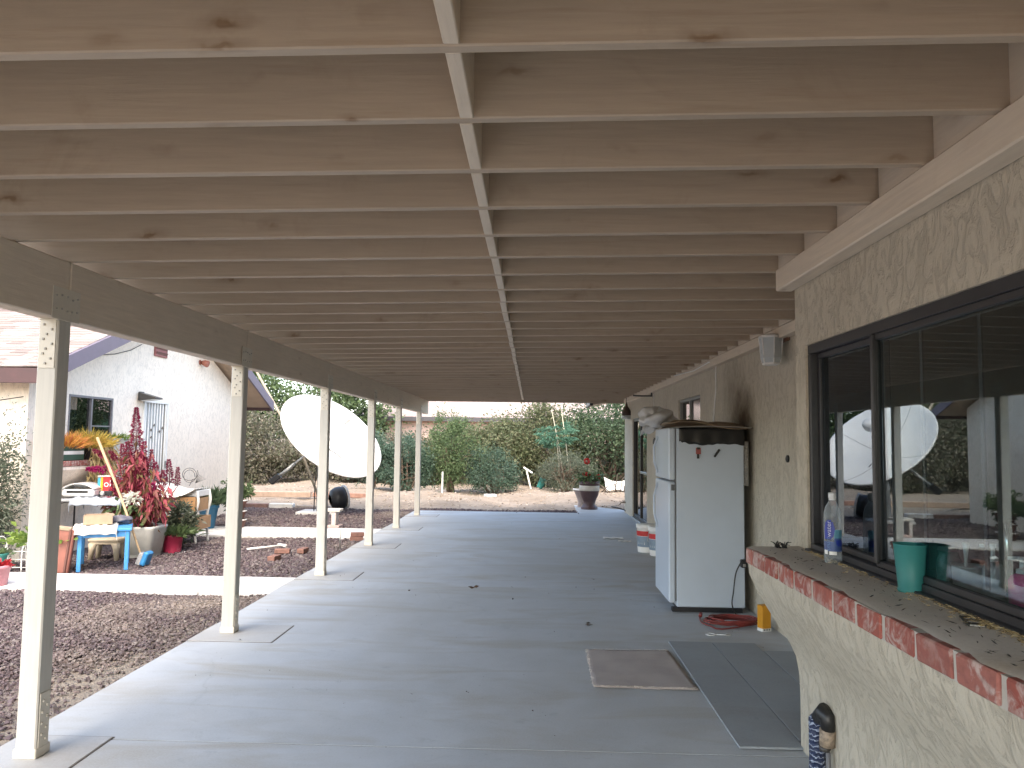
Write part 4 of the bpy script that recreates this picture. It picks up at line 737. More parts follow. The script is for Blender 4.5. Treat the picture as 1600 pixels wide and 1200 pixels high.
for (px, py, lb, kind_, dy) in ((1091, 708, 'red and black figure magnet on the refrigerator side', 0, 0), (1120, 708, 'dark slanted clip magnet on the refrigerator side', 1, 0)):
    p = YP(px, py, FY0-.004); mg = MB()
    if kind_ == 0: mg.cm = 1; mg.obox((p.x, p.y-.006, p.z+.02), (.022, .005, .03), None, .004); mg.cm = 0; mg.obox((p.x-.003, p.y-.006, p.z-.028), (.011, .005, .022), None, .004); mg.obox((p.x, p.y-.011, p.z+.043), (.014, .004, .010), None, .003)
    else: mg.obox((p.x, p.y-.006, p.z), (.010, .005, .042), Matrix.Rotation(.6, 3, 'Y'), .003)
    tag(mg.build('magnet', [black, plain('magnet_red', (.35, .08, .07), .5)], None, p), lb, 'magnet')
p = XP(1022, 690, FX0-.014); mg = MB()
for k in range(3): mg.obox((p.x, p.y-.05+k*.05, p.z+.01*(k % 2)), (.004, .014, .04-.008*k), Matrix.Rotation(.2*k, 3, 'X'), .002)
tag(mg.build('magnet', black, None, p), 'black scribble-like magnets on the freezer door', 'magnet')
# power adaptor, cord, newspaper roll
ad = thing('power_adaptor', YP(1162, 880, 7.1), 'black plug adaptor and drooping cord at the back edge of the refrigerator', 'adaptor'); p = YP(1162, 880, 7.1); MB().box(p.x-.025, p.x+.03, p.y-.02, p.y+.035, p.z-.04, p.z+.03, .006).build('block', black, ad); MB().box(p.x-.012, p.x+.012, p.y-.024, p.y-.02, p.z-.03, p.z-.005, .002).build('face', steel, ad)
pts = [p+Vector((-.02, -.03, .03)), YP(1150, 895, 7.08), YP(1146, 925, 7.06), YP(1144, 945, 7.03), G(1152, 962, .01), G(1172, 966, .01), G(1183, 968, .01), G(1172, 975, .01)]
def smooth(pts, n=6):
    pts = [Vector(q) for q in pts]; out = []
    for i in range(len(pts)-1):
        a, b, c, d = pts[max(i-1, 0)], pts[i], pts[i+1], pts[min(i+2, len(pts)-1)]
        for k in range(n): t_ = k/n; out.append(.5*((2*b)+(c-a)*t_+(2*a-5*b+4*c-d)*t_*t_+(3*b-a-3*c+d)*t_**3))
    return out+[pts[-1]]
MB().tube(smooth(pts), .006, 6).build('power_cord', black, ad)
mb = MB(); a_, b_ = XP(1168, 690, 1.95), XP(1169, 760, 1.95); a_.y = b_.y = 7.20; mb.tube([a_, b_], [.032, .030], 10); tag(mb.build('newspaper_roll', plain('newsprint', (.36, .35, .33), .9, .4, 60), None, b_), 'rolled newspaper wedged between the refrigerator and the wall', 'newspaper')
# red extension cord coil
red = plain('cord_red', (.22, .035, .03), .5, .2, 20, 0); pts = []
for k in range(86):
    an = k*.42; r_ = 1+.12*math.sin(k*.37); pts.append((1.70+.20*r_*math.cos(an)+.02*math.sin(k*.21), 6.72+.12*r_*math.sin(an), .010+.0006*k+.006*math.sin(k*1.3)**2))
pts = [G(1093, 964, .012), G(1096, 972, .012), G(1110, 978, .012), G(1128, 983, .012)]+pts; cord = thing('extension_cord', (1.7, 6.72, 0), 'dark red extension cord coiled on the patio before the refrigerator', 'cord')
MB().tube(smooth(pts, 3), .0065, 6).build('cable', red, cord); p = G(1094, 963, .02); MB().bar(p, p+Vector((.02, .06, .012)), .028, .026, .006).build('plug', red, cord)
# orange carton
oc = thing('orange_carton', G(1197, 988), 'small orange carton standing by the wall behind the cord coil', 'carton'); p = G(1197, 988); Mz = Matrix.Rotation(.35, 3, 'Z'); MB().obox((p.x, p.y+.05, .115), (.042, .035, .095), Mz, .003).build('box', plain('carton_orange', (.62, .27, .015), .5, .08), oc); MB().obox((p.x, p.y+.05, .0135), (.0425, .0355, .0125), Mz, .001).build('band', white_paint, oc)
for k in range(4): MB().obox(Vector((p.x, p.y+.05, .016))+Mz @ Vector((-.026+k*.017, -.0362, 0)), (.005, .0006, .007), Mz).build('printed_mark', plain('ink_grey', (.12, .12, .13), .7), oc)
# little white plastic wand
p = G(1122, 992, .004); wd_ = thing('plastic_wand', p, 'small white plastic ring-ended wand on the patio', 'toy'); rg_ = [(p.x-.06+.035*math.cos(a_*.6), p.y+.035*math.sin(a_*.6), .007) for a_ in range(12)]
MB().tube(rg_, .004, 6).build('ring', white_plastic, wd_); MB().tube([(p.x-.025, p.y, .007), (p.x+.10, p.y-.02, .007)], .004, 6).tube([(p.x+.06, p.y-.012, .007), (p.x+.065, p.y+.02, .007), (p.x+.105, p.y+.012, .007)], .0035, 6).build('handle', white_plastic, wd_)
# buckets behind the refrigerator
def bucket(x, y, lb, rc_):
    b = thing('paint_bucket', (x, y, 0), lb, 'bucket', 'paint buckets behind the refrigerator'); MB().lathe([(.125, .002), (.135, .12), (.142, .33), (.150, .335), (.150, .365), (.142, .37), (.134, .36), (.12, .02), (.001, .015)], 24, (x, y, 0), cap=False).build('pail', white_plastic, b); MB().lathe([(.152, .366), (.154, .385), (.13, .392), (.001, .390)], 24, (x, y, 0), cap=False).build('lid', white_plastic, b)
    n = 18; a0, a1 = math.pi*.78, math.pi*1.72
    for (za, zb, m_, nm) in ((.23, .30, plain('label_red', (.55, .03, .03), .5), 'label_band'), (.08, .225, plain('label_blue', rc_, .5), 'label')):
        vs = []; 
        for k in range(n+1):
            a_ = a0+(a1-a0)*k/n
            for z in (za, zb): r_ = .127+.015*z/.33+.0025; vs.append((x+r_*math.cos(a_), y+r_*math.sin(a_), z))
        MB().add(vs, [(2*k, 2*k+2, 2*k+3, 2*k+1) for k in range(n)]).build(nm, m_, b)
    MB().tube([(x-.148, y-.05, .34), (x-.17, y-.08, .2), (x-.148, y-.10, .06+.14)], .004, 5).build('handle', steel, b)
bucket(1.60, 11.05, 'white paint bucket with red and blue label, the farther one', (.22, .30, .38)); bucket(1.72, 10.72, 'white paint bucket with dark blue label, half hidden by the refrigerator', (.05, .07, .22))
# scraps of paper and leaf litter
for (px, py, s_, lb) in ((958, 841, .16, 'crumpled white paper scrap farther along the patio'), (976, 846, .10, 'small torn paper scrap nearer the buckets')):
    p = G(px, py, .005); tag(MB().sheet(lambda u, v_: (p.x+(u-.5)*s_*2, p.y+(v_-.5)*s_, .008+.012*math.sin(u*7+v_*4)**2), 10, 6, .002).build('paper_scrap', white_paint, None, p), lb, 'paper')
lit = leafmat('litter_leaf', [(.05, .03, .02), (.09, .05, .03), (.03, .025, .02), (.14, .09, .05)], .05); n = 170
pts = np.stack([RNG.uniform(-2.5, 1.9, n), RNG.uniform(3.8, 16.7, n), RNG.uniform(.003, .009, n)], 1); ang = RNG.uniform(0, 6.28, n)
sz = RNG.choice([.008, .012, .018, .035], n, p=[.5, .3, .15, .05])
ex_ = [(G(742, 919), .08), (G(918, 977), .06), (G(922, 978), .05), (G(915, 975), .05), (G(930, 906), .05), (G(376, 1000), .06), (G(800, 938), .03), (G(740, 918), .06)]
pts = np.concatenate([pts, np.array([(p.x, p.y, .008) for p, _ in ex_])]); sz = np.concatenate([sz, [s_ for _, s_ in ex_]]); ang = np.concatenate([ang, RNG.uniform(0, 6.28, len(ex_))])
tag(link('leaf_litter', leafmesh('leaf_litter', pts, np.stack([np.cos(ang), np.sin(ang), RNG.uniform(0, .35, len(ang))], 1), sz, sz*.5, lit, 0)), 'scattered dry leaf bits lying over the patio slab', 'leaves', kind='stuff')
# wrapped pipe stub at the foot of the wall
pw = thing('wrapped_pipe', (1.315, 3.80, 0), 'pipe stub wrapped in blue foil insulation at the wall foot', 'pipe'); t = NT('blue_foil'); wv_ = t.n('ShaderNodeTexWave'); wv_.bands_direction = 'Z'; wv_.inputs['Scale'].default_value = 13; wv_.inputs['Distortion'].default_value = 6; wv_.inputs['Detail Scale'].default_value = 3; t.l(t.map((1, 1.2, 1)), wv_.inputs[0]); t.base(t.mix(t.ramp(wv_.outputs[1], [(.72, 0.), (.97, 1.)]), (.022, .035, .085), (.30, .35, .46))); t.rough(.35); t.bump(wv_.outputs[1], .8, .01)
MB().tube([(1.305, 3.83, -.01), (1.307, 3.83, .10), (1.305, 3.828, .24), (1.312, 3.815, .255)], [.036, .037, .036, .028], 14).build('insulation', t.m, pw)
MB().tube([(1.305, 3.81, .25), (1.318, 3.77, .285), (1.325, 3.745, .27), (1.325, 3.74, .22)], [.030, .038, .036, .030], 10).build('elbow', plain('black_tape', (.02, .02, .02), .4, .5, 50), pw); MB().tube([(1.325, 3.745, .225), (1.322, 3.75, .16)], [.036, .034], 10).build('fitting', plain('corroded_brass', (.34, .26, .19), .6, .5, 60), pw)
MB().lathe([(.022, 0), (.026, .008), (.022, .018)], 12, (1.318, 3.765, .135)).build('valve', dkg, pw); MB().tube([(1.325, 3.745, .135), (1.326, 3.745, .0)], .011, 8).build('drain_tube', plain('tube_grey', (.14, .14, .15), .5), pw)
pw.location.y -= .13; pw.location.x += .012; pw.scale = (1, 1, 1.12)

# ================================================================== THINGS ON THE SILL
ZS = SZ1+.005
clear = NT('clear_plastic'); clear.base((.62, .68, .72)); clear.rough(.08); tr = clear.n('ShaderNodeBsdfTransparent'); tr.inputs[0].default_value = (.90, .93, .95, 1); fz = clear.n('ShaderNodeLayerWeight'); fz.inputs[0].default_value = .28
mx = clear.n('ShaderNodeMixShader'); clear.l(clear.math('ADD', clear.math('MULTIPLY', fz.outputs['Facing'], .55), .16), mx.inputs[0]); clear.l(tr.outputs[0], mx.inputs[1]); clear.l(clear.p.outputs[0], mx.inputs[2]); clear.l(mx.outputs[0], clear.out.inputs[0])
p = G(1309, 881, ZS); bx_, by_ = p.x-.012, p.y+.02
bt = thing('water_bottle', (bx_, by_, ZS), 'tall clear plastic water bottle with blue label on the brick sill', 'bottle')
MB().lathe([(.028, .001), (.036, .004), (.0375, .02), (.0375, .20), (.036, .225), (.029, .25), (.018, .268), (.0135, .278), (.0135, .288)], 28, (bx_, by_, ZS)).build('bottle_body', clear.m, bt)
MB().lathe([(.015, .286), (.0165, .288), (.0165, .308), (.015, .311), (.001, .311)], 20, (bx_, by_, ZS), cap=False).build('cap', plain('cap_white', (.72, .74, .76), .4), bt)
MB().lathe([(.0145, .279), (.0155, .281), (.0145, .2855)], 20, (bx_, by_, ZS), cap=False).build('neck_ring', MATS['cap_white'], bt)
facing = math.atan2(-by_, -bx_)
def onbottle(nm, a0, a1, z0_, z1_, m_, r_=.0383, shape=None, n=14):
    vs = []; nz = 10; fs = []
    for k in range(n+1):
        a_ = facing+a0+(a1-a0)*k/n
        for j in range(nz+1): vs.append((bx_+r_*math.cos(a_), by_+r_*math.sin(a_), ZS+z0_+(z1_-z0_)*j/nz))
    for k in range(n):
        for j in range(nz):
            u = (k+.5)/n*2-1; v_ = (j+.5)/nz*2-1
            if shape is None or shape(u, v_): fs.append((k*(nz+1)+j, (k+1)*(nz+1)+j, (k+1)*(nz+1)+j+1, k*(nz+1)+j+1))
    return MB().add(vs, fs).build(nm, m_, bt)
lb_b = plain('label_cobalt', (.012, .035, .30), .4, .05); lb_l = plain('label_sky', (.10, .30, .42), .4, .05); lb_d = plain('label_slate', (.05, .10, .26), .4, .05)
onbottle('label_base', -1.25, 1.25, .055, .098, lb_d, .0381); onbottle('label_patch', .15, 1.25, .112, .150, lb_l, .0381); onbottle('label_strip', .15, 1.2, .098, .113, lb_d, .0382)  # label print: slate base and strip, sky-blue patch
onbottle('label_lobe', -1.05, .22, .108, .192, lb_b, .0385, lambda u, v_: u*u+v_*v_ < 1.0 or (u < 0 and v_ < .3), 24)
onbottle('label_lobe', .35, 1.25, .066, .105, lb_b, .0385, lambda u, v_: u*u+(v_-.6)**2 < 1.2, 20)
onbottle('label_barcode', -.42, .42, .040, .055, white_plastic, .0386); onbottle('label_barcode', -1.1, -.6, .042, .06, white_plastic, .0386)
def bottle_text(txt, size, zc_, a_c, m_):
    me = text_mesh(txt, size, m_, .0002)
    for v_ in me.vertices:
        x, y = v_.co.x, v_.co.y; a_ = facing+a_c-(y/.039); z = zc_+x; v_.co = (.0392*math.cos(a_), .0392*math.sin(a_), z)
    link('lettering', me, bt, (bx_, by_, ZS))
bottle_text('water', .030, .153, -.42, plain('ink_white', (.85, .86, .88), .5, .02)); bottle_text('smart', .026, .088, -.50, plain('ink_pale_blue', (.25, .38, .62), .5, .02))
# teal tumbler
p = G(1430, 928, ZS); tx_, ty_ = p.x, p.y+.03; tc = thing('plastic_tumbler', (tx_, ty_, ZS), 'teal translucent plastic tumbler on the sill by the window', 'cup')
t = NT('teal_plastic'); t.base((.045, .31, .30)); t.rough(.42); t.p.inputs['Subsurface Weight'].default_value = 0; tr = t.n('ShaderNodeBsdfTranslucent'); tr.inputs[0].default_value = (.08, .45, .43, 1); mx = t.n('ShaderNodeMixShader'); mx.inputs[0].default_value = .4; t.l(t.p.outputs[0], mx.inputs[1]); t.l(tr.outputs[0], mx.inputs[2]); t.l(mx.outputs[0], t.out.inputs[0])
hh = .172; MB().lathe([(.001, .001), (.042, .001), (.0445, .006), (.0445, .014), (.0425, .016), (.055, hh-.004), (.0575, hh), (.0535, hh), (.041, .02), (.001, .018)], 32, (tx_, ty_, ZS), cap=False).build('cup', t.m, tc)
# dried sprig, seed pod litter, grille and pebble
sp = thing('dried_sprig', G(1222, 857, ZS), 'dark dried twig cluster lying at the far end of the sill', 'twig'); p = G(1222, 857, ZS); mb = MB()
for k in range(26):
    a_ = p+Vector((rnd.uniform(-.03, .03), rnd.uniform(-.02, .02), .004)); b_ = a_+Vector((rnd.uniform(-.035, .035), rnd.uniform(-.03, .03), rnd.uniform(.0, .035))); mb.tube([a_, a_.lerp(b_, .5)+Vector((0, 0, .01)), b_], [.003, .0025, .0015], 5)
mb.build('twigs', black, sp)
n = 2600; yy = RNG.uniform(1.2, 3.8, n); xx_ = 1.352-np.abs(RNG.normal(0, .028, n))*np.where(yy < 3.3, 1, .5); wgt = (np.sin(yy*3.3+1)+1.2)/2.2; keep = RNG.random(n) < wgt; yy, xx_ = yy[keep], xx_[keep]; n = len(yy)
ang = RNG.uniform(0, 6.28, n); tag(link('sill_debris', leafmesh('sill_debris', np.stack([xx_, yy, np.full(n, ZS+.006)+RNG.uniform(0, .004, n)], 1), np.stack([np.cos(ang), np.sin(ang), RNG.uniform(-.05, .2, n)], 1), RNG.uniform(.008, .026, n), RNG.uniform(.003, .007, n), leafmat('straw', [(.38, .28, .15), (.50, .38, .21), (.26, .18, .10), (.56, .46, .30)], .1), 0)), 'straw and seed husks strewn along the window sill', 'debris', kind='stuff')
n = 160; ang = RNG.normal(1.3, .4, n); tag(link('sill_twigs', leafmesh('sill_twigs', np.stack([RNG.uniform(1.14, 1.34, n), RNG.uniform(1.4, 3.9, n), np.full(n, ZS+.0035)], 1), np.stack([np.cos(ang), np.sin(ang), RNG.uniform(0, .06, n)], 1), RNG.uniform(.015, .06, n), RNG.uniform(.002, .005, n), leafmat('dark_twig', [(.03, .024, .02), (.06, .05, .04), (.10, .085, .07)], .02), 0)), 'dark twig bits scattered over the mortar sill top', 'debris', kind='stuff')
gp = G(1520, 973, ZS); gr = thing('metal_grille', gp, 'small black slatted metal grille lying flat on the sill', 'grille'); Mz = Matrix.Rotation(1.25, 3, 'Z')
for sgn_ in (-1, 1): MB().obox(gp+Mz @ Vector((0, sgn_*.022, .004)), (.062, .003, .003), Mz, .001).build('rail', black, gr)
for k in range(9): MB().obox(gp+Mz @ Vector((-.058+k*.0145, 0, .004)), (.0035, .019, .0025), Mz, .001).build('slat', black if k % 3 else steel, gr)
p = G(1477, 928, ZS); tag(MB().lathe([(.002, 0), (.008, .002), (.010, .007), (.007, .012), (.001, .014)], 10, p).build('pebble', white_paint, None, p), 'tiny pale pebble on the sill at the window frame', 'pebble')

# kitchen things behind the glass, standing on the inner ledge
led = MB().box(1.52, 1.68, -2.6, 3.88, .931, .975, .004).build('inner_ledge', plain('ledge_white', (.5, .5, .48), .5), house); ZL = .977
pk = NT('pink_soap'); pk.base((.80, .06, .26)); pk.rough(.2); pk.p.inputs['Transmission Weight'].default_value = .0
def pump(x, y, h, r_, m_, lb):
    b = thing('soap_bottle', (x, y, ZL), lb, 'soap bottle', 'soap bottles inside the kitchen window'); MB().lathe([(r_*.9, .001), (r_, .01), (r_, h*.6), (r_*.8, h*.68), (r_*.4, h*.72)], 22, (x, y, ZL)).build('bottle', m_, b); MB().lathe([(r_*.45, h*.721), (r_*.45, h*.79), (r_*.2, h*.80), (r_*.18, h*.93), (r_*.3, h*.94), (r_*.3, h*.99)], 14, (x, y, ZL)).build('pump', white_plastic, b); MB().tube([(x, y, ZL+h*.965), (x-.035, y+.02, ZL+h*.955)], .006, 6).build('spout', white_plastic, b)
def onledge(px, py, X=1.60): return XP(px, py, X)
q = onledge(1598, 900); pump(1.60, q.y, .20, .042, pk.m, 'pink pump soap bottle inside the window, nearest the camera'); q = onledge(1552, 880); pump(1.60, q.y, .22, .035, plain('soap_clear', (.42, .46, .47), .2), 'clear pump soap bottle with white pump inside the window')
q = onledge(1516, 880, 1.61); b = thing('dish_tub', (1.61, q.y, ZL), 'pale translucent plastic tub inside the window', 'tub'); MB().lathe([(.05, .001), (.056, .01), (.062, .115), (.066, .12), (.058, .12), (.05, .015), (.001, .012)], 24, (1.61, q.y, ZL), cap=False).build('tub', plain('tub_grey', (.50, .54, .53), .35), b)
MB().tube([(1.61, q.y+.02, ZL+.02), (1.60, q.y+.01, ZL+.14), (1.59, q.y-.01, ZL+.20)], [.006, .006, .012], 8).build('brush', white_plastic, b)
q = onledge(1482, 870, 1.60); b = thing('green_jar', (1.60, q.y, ZL), 'dark green jar inside the window beside the tub', 'jar'); MB().lathe([(.04, .001), (.044, .01), (.044, .12), (.036, .14), (.036, .155)], 22, (1.60, q.y, ZL)).build('glass_body', plain('jar_green', (.02, .09, .07), .25), b); MB().lathe([(.038, .156), (.038, .175), (.001, .176)], 18, (1.60, q.y, ZL), cap=False).build('lid', black, b)
q = onledge(1572, 800, 1.95); b = thing('kitchen_faucet', (1.95, q.y, .93), 'chrome gooseneck kitchen faucet behind the glass', 'faucet'); fpts = [(1.95, q.y, .93), (1.95, q.y, 1.14), (1.96, q.y+.02, 1.20), (1.99, q.y+.05, 1.225), (2.03, q.y+.07, 1.20), (2.04, q.y+.08, 1.16)]; MB().tube(smooth(fpts, 4), .012, 8).build('spout', plain('chrome', (.7, .7, .7), .12, .05, 20, 0, metal=1), b); MB().lathe([(.03, .0), (.03, .02), (.02, .03)], 14, (1.95, q.y, .931)).build('base', MATS['chrome'], b)

# ================================================================== THINGS ON THE LONG WALL
wl = thing('porch_lamp', (2.0, 6.26, 2.3), 'white box porch lamp high on the tan wall near the corner', 'wall lamp')
y0, y1, z0, z1 = 6.10, 6.36, 2.17, 2.42; MB().box(WX-.03, WX-.001, 6.12, 6.34, 2.36, 2.46, .005).build('mount', plain('rusty_mount', (.20, .09, .05), .8, .4), wl)
frost = plain('lamp_glass', (.50, .54, .55), .3, .06); MB().lathe([(.065, z0+.02), (.085, z0+.06), (.088, z1-.03)], 6, (WX-.12, 6.23, 0), smooth=False).build('glass_panel', frost, wl)
mb = MB(); mb.lathe([(.10, z1-.03), (.10, z1-.012), (.06, z1)], 6, (WX-.12, 6.23, 0), smooth=False); mb.lathe([(.05, z0), (.072, z0+.006), (.072, z0+.02)], 6, (WX-.12, 6.23, 0), smooth=False)
for k in range(6): a_ = 2*math.pi*(k+.5)/6; mb.bar((WX-.12+.074*math.cos(a_), 6.23+.074*math.sin(a_), z0+.02), (WX-.12+.094*math.cos(a_), 6.23+.094*math.sin(a_), z1-.03), .008, .008)
mb.bar((WX-.12, 6.23, z1-.005), (WX-.003, 6.23, z1+.0), .03, .02); mb.build('lamp_frame', white_paint, wl)
jb = XP(1232, 717, WX); tag(MB().lathe([(.03, 0), (.03, .012), (.022, .016), (.012, .010)], 14, (WX-.001, jb.y, jb.z), Matrix.Rotation(-math.pi/2, 3, 'Y')).build('wall_outlet', black, None, jb), 'small round black socket on the tan wall beside the kitchen bump-out', 'outlet')
r0, r1 = XP(1116, 563, WX-.05), XP(1110, 652, WX-.05); tag(MB().tube([(WX-.09, r0.y+2.2, 2.47), (WX-.09, r0.y+.9, 2.42), (WX-.09, r0.y+.1, 2.44), (WX-.03, r0.y, 2.44), (WX-.03, r0.y+.03, 2.1), (WX-.02, r1.y, 1.74)], .008, 6).build('white_cable', white_paint, None, r1), 'pale cable hanging from the wall plate down behind the refrigerator', 'cable')
hk = XP(1018, 612, WX-.05); h_ = thing('wall_hook', hk, 'dark iron hook bracket under the wall plate', 'hook'); MB().tube([(hk.x, hk.y, 2.56), (hk.x, hk.y, 2.32)], .014, 6).build('stem', dkg, h_); MB().tube([(hk.x, hk.y, 2.33), (hk.x-.15, hk.y+.05, 2.33), (hk.x-.30, hk.y+.1, 2.34)], .014, 6).build('arm', dkg, h_); MB().tube([(hk.x+.02, hk.y-.1, 2.36), (hk.x+.03, hk.y-.1, 1.9)], .008, 5).build('cord', white_paint, h_)
bp = XP(979, 640, WX-.08); b = thing('hanging_bell', bp, 'small dark iron bell lantern hanging at the far house corner', 'bell'); MB().lathe([(.11, -.12), (.095, -.05), (.06, .02), (.025, .07), (.012, .14)], 14, bp).build('bell', plain('rust_iron', (.09, .06, .045), .6, .4), b); MB().tube([bp+Vector((0, 0, .13)), bp+Vector((0, 0, .24)), bp+Vector((.09, 0, .24))], .012, 6).build('bracket', dkg, b); MB().lathe([(.10, -.2), (.10, -.13)], 14, bp).build('lantern_glass', frost, b)
fa = XP(974, 785, WX-.05); b = thing('garden_tap', fa, 'brass garden tap low on the far house corner', 'tap'); MB().tube([fa+Vector((.05, 0, 0)), fa+Vector((-.05, 0, 0)), fa+Vector((-.08, 0, -.05))], .015, 7).build('spout', MATS['corroded_brass'], b); MB().lathe([(.03, .03), (.03, .045)], 10, fa).build('handle', MATS['corroded_brass'], b)
hs = [(fa.x-.1+.16*math.cos(k*.6), 17.2+.10*math.sin(k*.6), .02+.10*abs(math.sin(k*.3))) for k in range(16)]; tag(MB().tube(smooth(hs, 3), .010, 6).build('garden_hose', dkg, None, hs[0]), 'dark coiled hose end by the far house corner', 'hose')

# ================================================================== FLOWER URN AND YARD ODDMENTS
def zpot(nm, base, prof, m_, lb, cat='pot', n=28, sq=0., group=None):
    o = thing(nm, base, lb, cat, group); inner = [(r_-.018, z) for r_, z in prof[::-1] if r_ > .05]; MB().lathe(prof+inner[:1]+[(prof[-1][0]-.02, prof[-1][1]-.04), (.001, prof[-1][1]-.05)], n, base, None, sq, cap=False).build('pot', m_, o)
    MB().lathe([(prof[-1][0]-.021, prof[-1][1]-.045), (.002, prof[-1][1]-.03)], n, base, None, sq, cap=False).build('soil', plain('potting_soil', (.05, .035, .025), .95, .3, 40, .5), o); return o
ur = G(918, 796); ub = (ur.x+.05, ur.y+.15, -.004); urn_m = plain('urn_brown', (.075, .04, .042), .5, .2)
u = zpot('flower_urn', ub, [(.19, .001), (.19, .05), (.17, .06), (.13, .12), (.15, .20), (.21, .34), (.225, .42), (.225, .55), (.235, .56), (.235, .62), (.21, .64)], urn_m, 'dark brown pedestal urn with pale band and red geraniums', 'planter')
MB().lathe([(.228, .425), (.2325, .43), (.2325, .54), (.228, .545)], 28, ub, cap=False).build('band', plain('urn_band', (.56, .52, .46), .6), u)
n = 420; q = RNG.normal(size=(n, 3))*np.array([.12, .12, .06])+np.array([0, 0, .70]); link('leaves', leafmesh('leaves', q, RNG.normal(size=(n, 3))+np.array([0, 0, .6]), .075, .07, lg_mid), u, ub)
mb = MB()
fl_c = [(-.06, .02, 1.10), (-.04, -.05, .80), (.20, .0, .74), (-.12, 0, .77)]
for c in fl_c: mb.tube([Vector(ub)+Vector((c[0]*.4, c[1]*.4, .62)), Vector(ub)+Vector((c[0]*.8, c[1], (.62+c[2])/2)), Vector(ub)+Vector(c)], .007, 5)
mb.build('stems', plain('stem_green', (.08, .13, .05), .7), u)
for c, s_ in zip(fl_c, (.055, .045, .045, .035)):
    q = RNG.normal(size=(150, 3)); q /= np.linalg.norm(q, axis=1)[:, None]; link('flower', leafmesh('flower', q*s_*RNG.uniform(.5, 1, (150, 1))+np.array(c), q, .034, .032, leafmat('geranium_red', [(.50, .03, .03), (.62, .06, .05), (.42, .02, .03)], .3) if 'geranium_red' not in MATS else MATS['geranium_red'], .1), u, ub)
u2b = (ub[0]-.13, ub[1]+.55, -.004); u2 = zpot('white_bowl_planter', u2b, [(.12, .001), (.09, .10), (.13, .22), (.19, .36), (.21, .40), (.21, .42)], plain('urn_grey', (.30, .25, .24), .7), 'grey pedestal bowl planter half hidden behind the urn', 'planter'); MB().lathe([(.211, .395), (.225, .40), (.225, .43), (.205, .435)], 24, u2b, cap=False).build('rim', white_paint, u2)
# white tarp and branches by the hedge
tb = Vector(gpt(3.0, 24.4)); tag(MB().sheet(lambda u_, v_: (tb.x-.75+1.7*u_, tb.y-.1+.8*v_, tb.z+.03+.42*v_*(1-.5*u_)+.08*math.sin(u_*8+v_*3)), 22, 10, .01).build('white_tarp', white_paint, None, tb), 'white tarp heaped under the dark hedge near the house corner', 'tarp')
br = thing('dead_branch', tb+Vector((-.3, -.2, 0)), 'tangle of bare dead branches in front of the white tarp', 'branch'); mb = MB()
for k in range(16):
    a_ = tb+Vector((rnd.uniform(-.9, 1.0), rnd.uniform(-.4, .1), .02)); b_ = a_+Vector((rnd.uniform(-.6, .6), rnd.uniform(-.2, .2), rnd.uniform(.2, .75))); m_ = a_.lerp(b_, .5)+Vector((rnd.uniform(-.1, .1), 0, .08)); mb.tube([a_, m_, b_], [.018, .012, .004], 5)
mb.build('twigs', plain('dead_wood', (.14, .11, .09), .9), br)
wb = Vector(gpt(-.1, 24.2)); tag(MB().bar(YP(818, 730, 24.2), YP(832, 739, 24.2), .10, .05, .005).bar(YP(822, 732, 24.2), wb, .05, .05, .005).build('white_board', white_paint, None, wb), 'white board propped at an angle beside the sage shrub', 'board')
gc = Vector(gpt(.15, 23.6)); tag(MB().lathe([(.09, 0), (.13, .30), (.14, .30), (.12, .28), (.002, .26)], 14, gc+Vector((0, 0, .06)), Matrix.Rotation(.5, 3, 'Y'), cap=False).build('green_bucket', plain('bucket_teal', (.03, .22, .20), .5), None, gc), 'small teal bucket tipped beside the sage shrub', 'bucket')
tbl = Vector(gpt(-.85, 23.7)); o = thing('garden_trestle', tbl, 'spindly weathered trestle standing in the dirt yard', 'trestle'); wm = plain('grey_wood', (.30, .26, .22), .9, .3); MB().box(tbl.x-.4, tbl.x+.4, tbl.y-.1, tbl.y+.1, tbl.z+.42, tbl.z+.46, .004).build('top', wm, o)
for sx in (-.3, .3): MB().bar((tbl.x+sx*1.1, tbl.y, tbl.z), (tbl.x+sx*.8, tbl.y, tbl.z+.42), .05, .05).build('leg', wm, o)
st = Vector(gpt(-1.2, 21.2)); tag(MB().obox(st+Vector((0, 0, .05)), (.16, .10, .04), Matrix.Rotation(.3, 3, 'Z'), .02, .008).build('paving_stone', walkc, None, st), 'pale flat stone on the dirt in the middle of the yard', 'stone')

# ================================================================== CLUTTER BEFORE THE GUEST HOUSE
ZG = -.035
def potplant(nm, base, r0, r1, h, m_, lb, leaf_m=None, ln=300, L=.16, W=.03, sp=(.12, .12, .05), zc=.12, up=1.2, sq=0., cat='potted plant', saucer=None, group=None, droop=.25):
    o = zpot(nm, base, [(r0, .001), (r0+.004, .01), (r0+(r1-r0)*.85, h*.84), (r1, h*.85), (r1+.008, h*.86), (r1+.008, h*.985), (r1, h)], m_, lb, cat, 28, sq, group)
    if saucer: MB().lathe([(r0+.05, -.012), (r0+.065, .008), (r0+.06, .010), (r0+.02, -.002)], 24, base).build('saucer', saucer, o)
    if leaf_m:
        q = RNG.normal(size=(ln, 3))*np.array(sp)*np.array([1, 1, 1]); D = np.stack([q[:, 0]/sp[0]*.6, q[:, 1]/sp[1]*.6, np.full(ln, up)], 1)+RNG.normal(size=(ln, 3))*.35; q[:, 2] = np.abs(q[:, 2])+h-.03+zc*0; link('leaves', leafmesh('leaves', q, D, RNG.uniform(.6, 1.2, ln)*L, RNG.uniform(.7, 1.2, ln)*W, leaf_m, droop), o, base)
    return o
